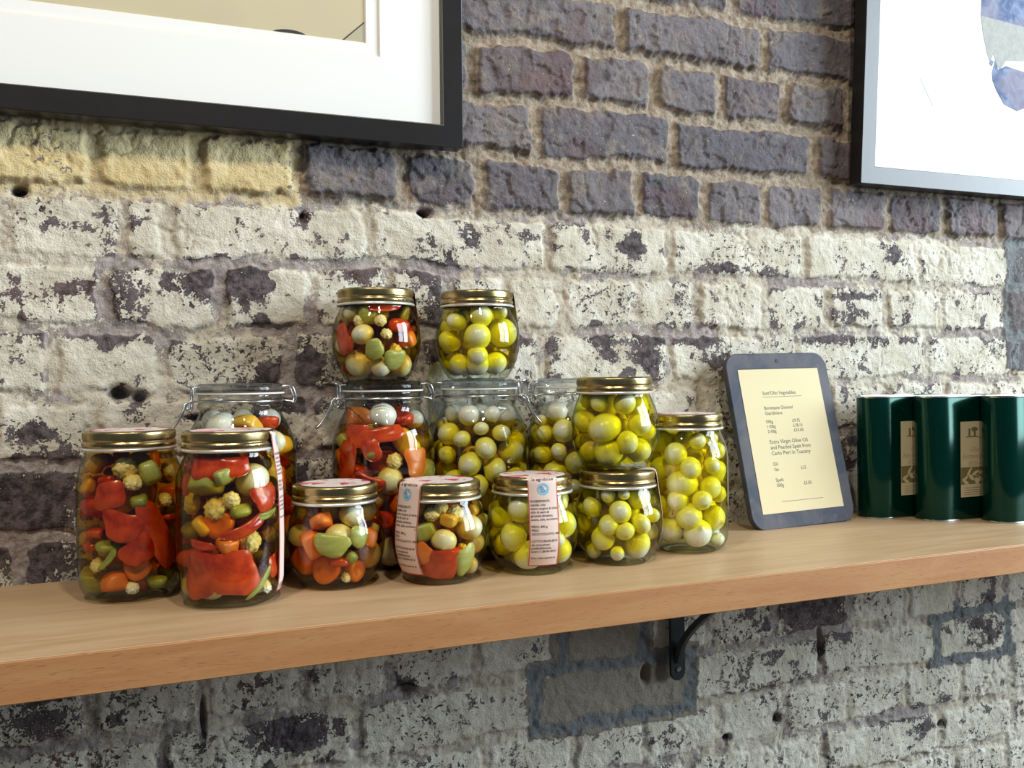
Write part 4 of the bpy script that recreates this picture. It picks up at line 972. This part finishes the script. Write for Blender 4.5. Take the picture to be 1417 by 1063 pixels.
jar('small', 'squat_jar', (.5115, -.137, 0), 'squat onion jar at the bottom of the two-jar stack beside the tall onion jar', 'lower onion jar of the front stack', brine=.017,
    fixed=[('onion', -.35, .30, .0145), ('onion', -.2, .50, .0122), ('onion', .05, .68, .0133), ('onion', .15, .42, .0110), ('onion', .45, .20, .0168), ('onion', -.6, .72, .0128), ('onion', .5, .50, .0122)], rng=(0.0106, 0.0153), count=38, seed=29, sealed=(1.75, False), lidtext=0, rot=0)
jar('small', 'squat_jar', (.5125, -.130, .1052), 'squat onion jar stacked on another squat jar, beside the tall onion jar', 'upper onion jar of the front stack', brine=.0075,
    fixed=[('onion', -.22, .52, .0197), ('onion', .28, .32, .0133), ('onion', -.15, .12, .0168), ('onion', .55, .20, .0162), ('onion', .55, .55, .0145), ('onion', -.7, .6, .0145)], rng=(0.0124, 0.0171), count=30, seed=31, rot=.3, lidtext=2.5)
jar('tall', 'storage_jar', (.6199, -.112, 0), 'tall lidded jar of onions in yellow oil next to the slate board', 'tall onion jar beside the board', brine=.030,
    fixed=[('onion', -.1, .56, .0191), ('onion', -.6, .68, .0151), ('onion', -.25, .82, .0145), ('onion', .1, .70, .0145), ('onion', .05, .28, .0168), ('onion', .25, .13, .0174), ('onion', -.40, .15, .0168), ('onion', .55, .52, .0145), ('onion', -.2, .42, .0133), ('onion', .35, .42, .0122)], rng=(0.0124, 0.0177), count=72, seed=37, sticker=True, rot=.1, lidtext=-1.2)
# stacked on the clip-top jars
jar('small', 'squat_jar', (.2600, -.027, .2086), 'squat mixed pickle jar standing on top of a clip-top jar', 'squat mixed jar standing on top', liquid=AMB,
    patches=[('pepper', -.80, .52, .011, .020, .4, .004), ('celery', .48, .22, .013, .012, 0, .0055), ('celery', -.05, .36, .012, .0105, .3, .005), ('pepper', .25, .95, .022, .005, 0, .004)],
    fixed=[('onion', -.30, .58, .0132), ('onion', -.42, .13, .0165), ('onion', .10, .10, .0121), ('onion', .65, .08, .0143), ('red', .52, .70, .0138), ('orange', .68, .52, .0105), ('caul', .10, .77, .0083), ('caul', -.4, .77, .0077), ('green', -.2, .86, .0110), ('caul', .22, .58, .0077)],
    mixk=('green', 'onion', 'red', 'caul', 'gherk'), rng=(0.0098, 0.0128), count=26, seed=41, sealed=(1.85, False), rot=.7, lidtext=-.4)
jar('small', 'squat_jar', (.3835, -.027, .2086), 'squat yellow onion jar standing on top of a clip-top jar', 'squat onion jar standing on top', brine=.014,
    fixed=[('onion', 0, .55, .0168), ('onion', .60, .62, .0186), ('onion', -.65, .50, .0145), ('onion', 0, .28, .0128), ('onion', -.45, .12, .0139), ('onion', .0, .10, .0139), ('onion', .45, .16, .0151), ('onion', .1, .86, .0139), ('onion', -.5, .78, .0133)], rng=(0.0124, 0.0165), count=30, seed=43, sealed=(1.9, False), rot=1.1, lidtext=-1.2)
print('JARS', JARS)
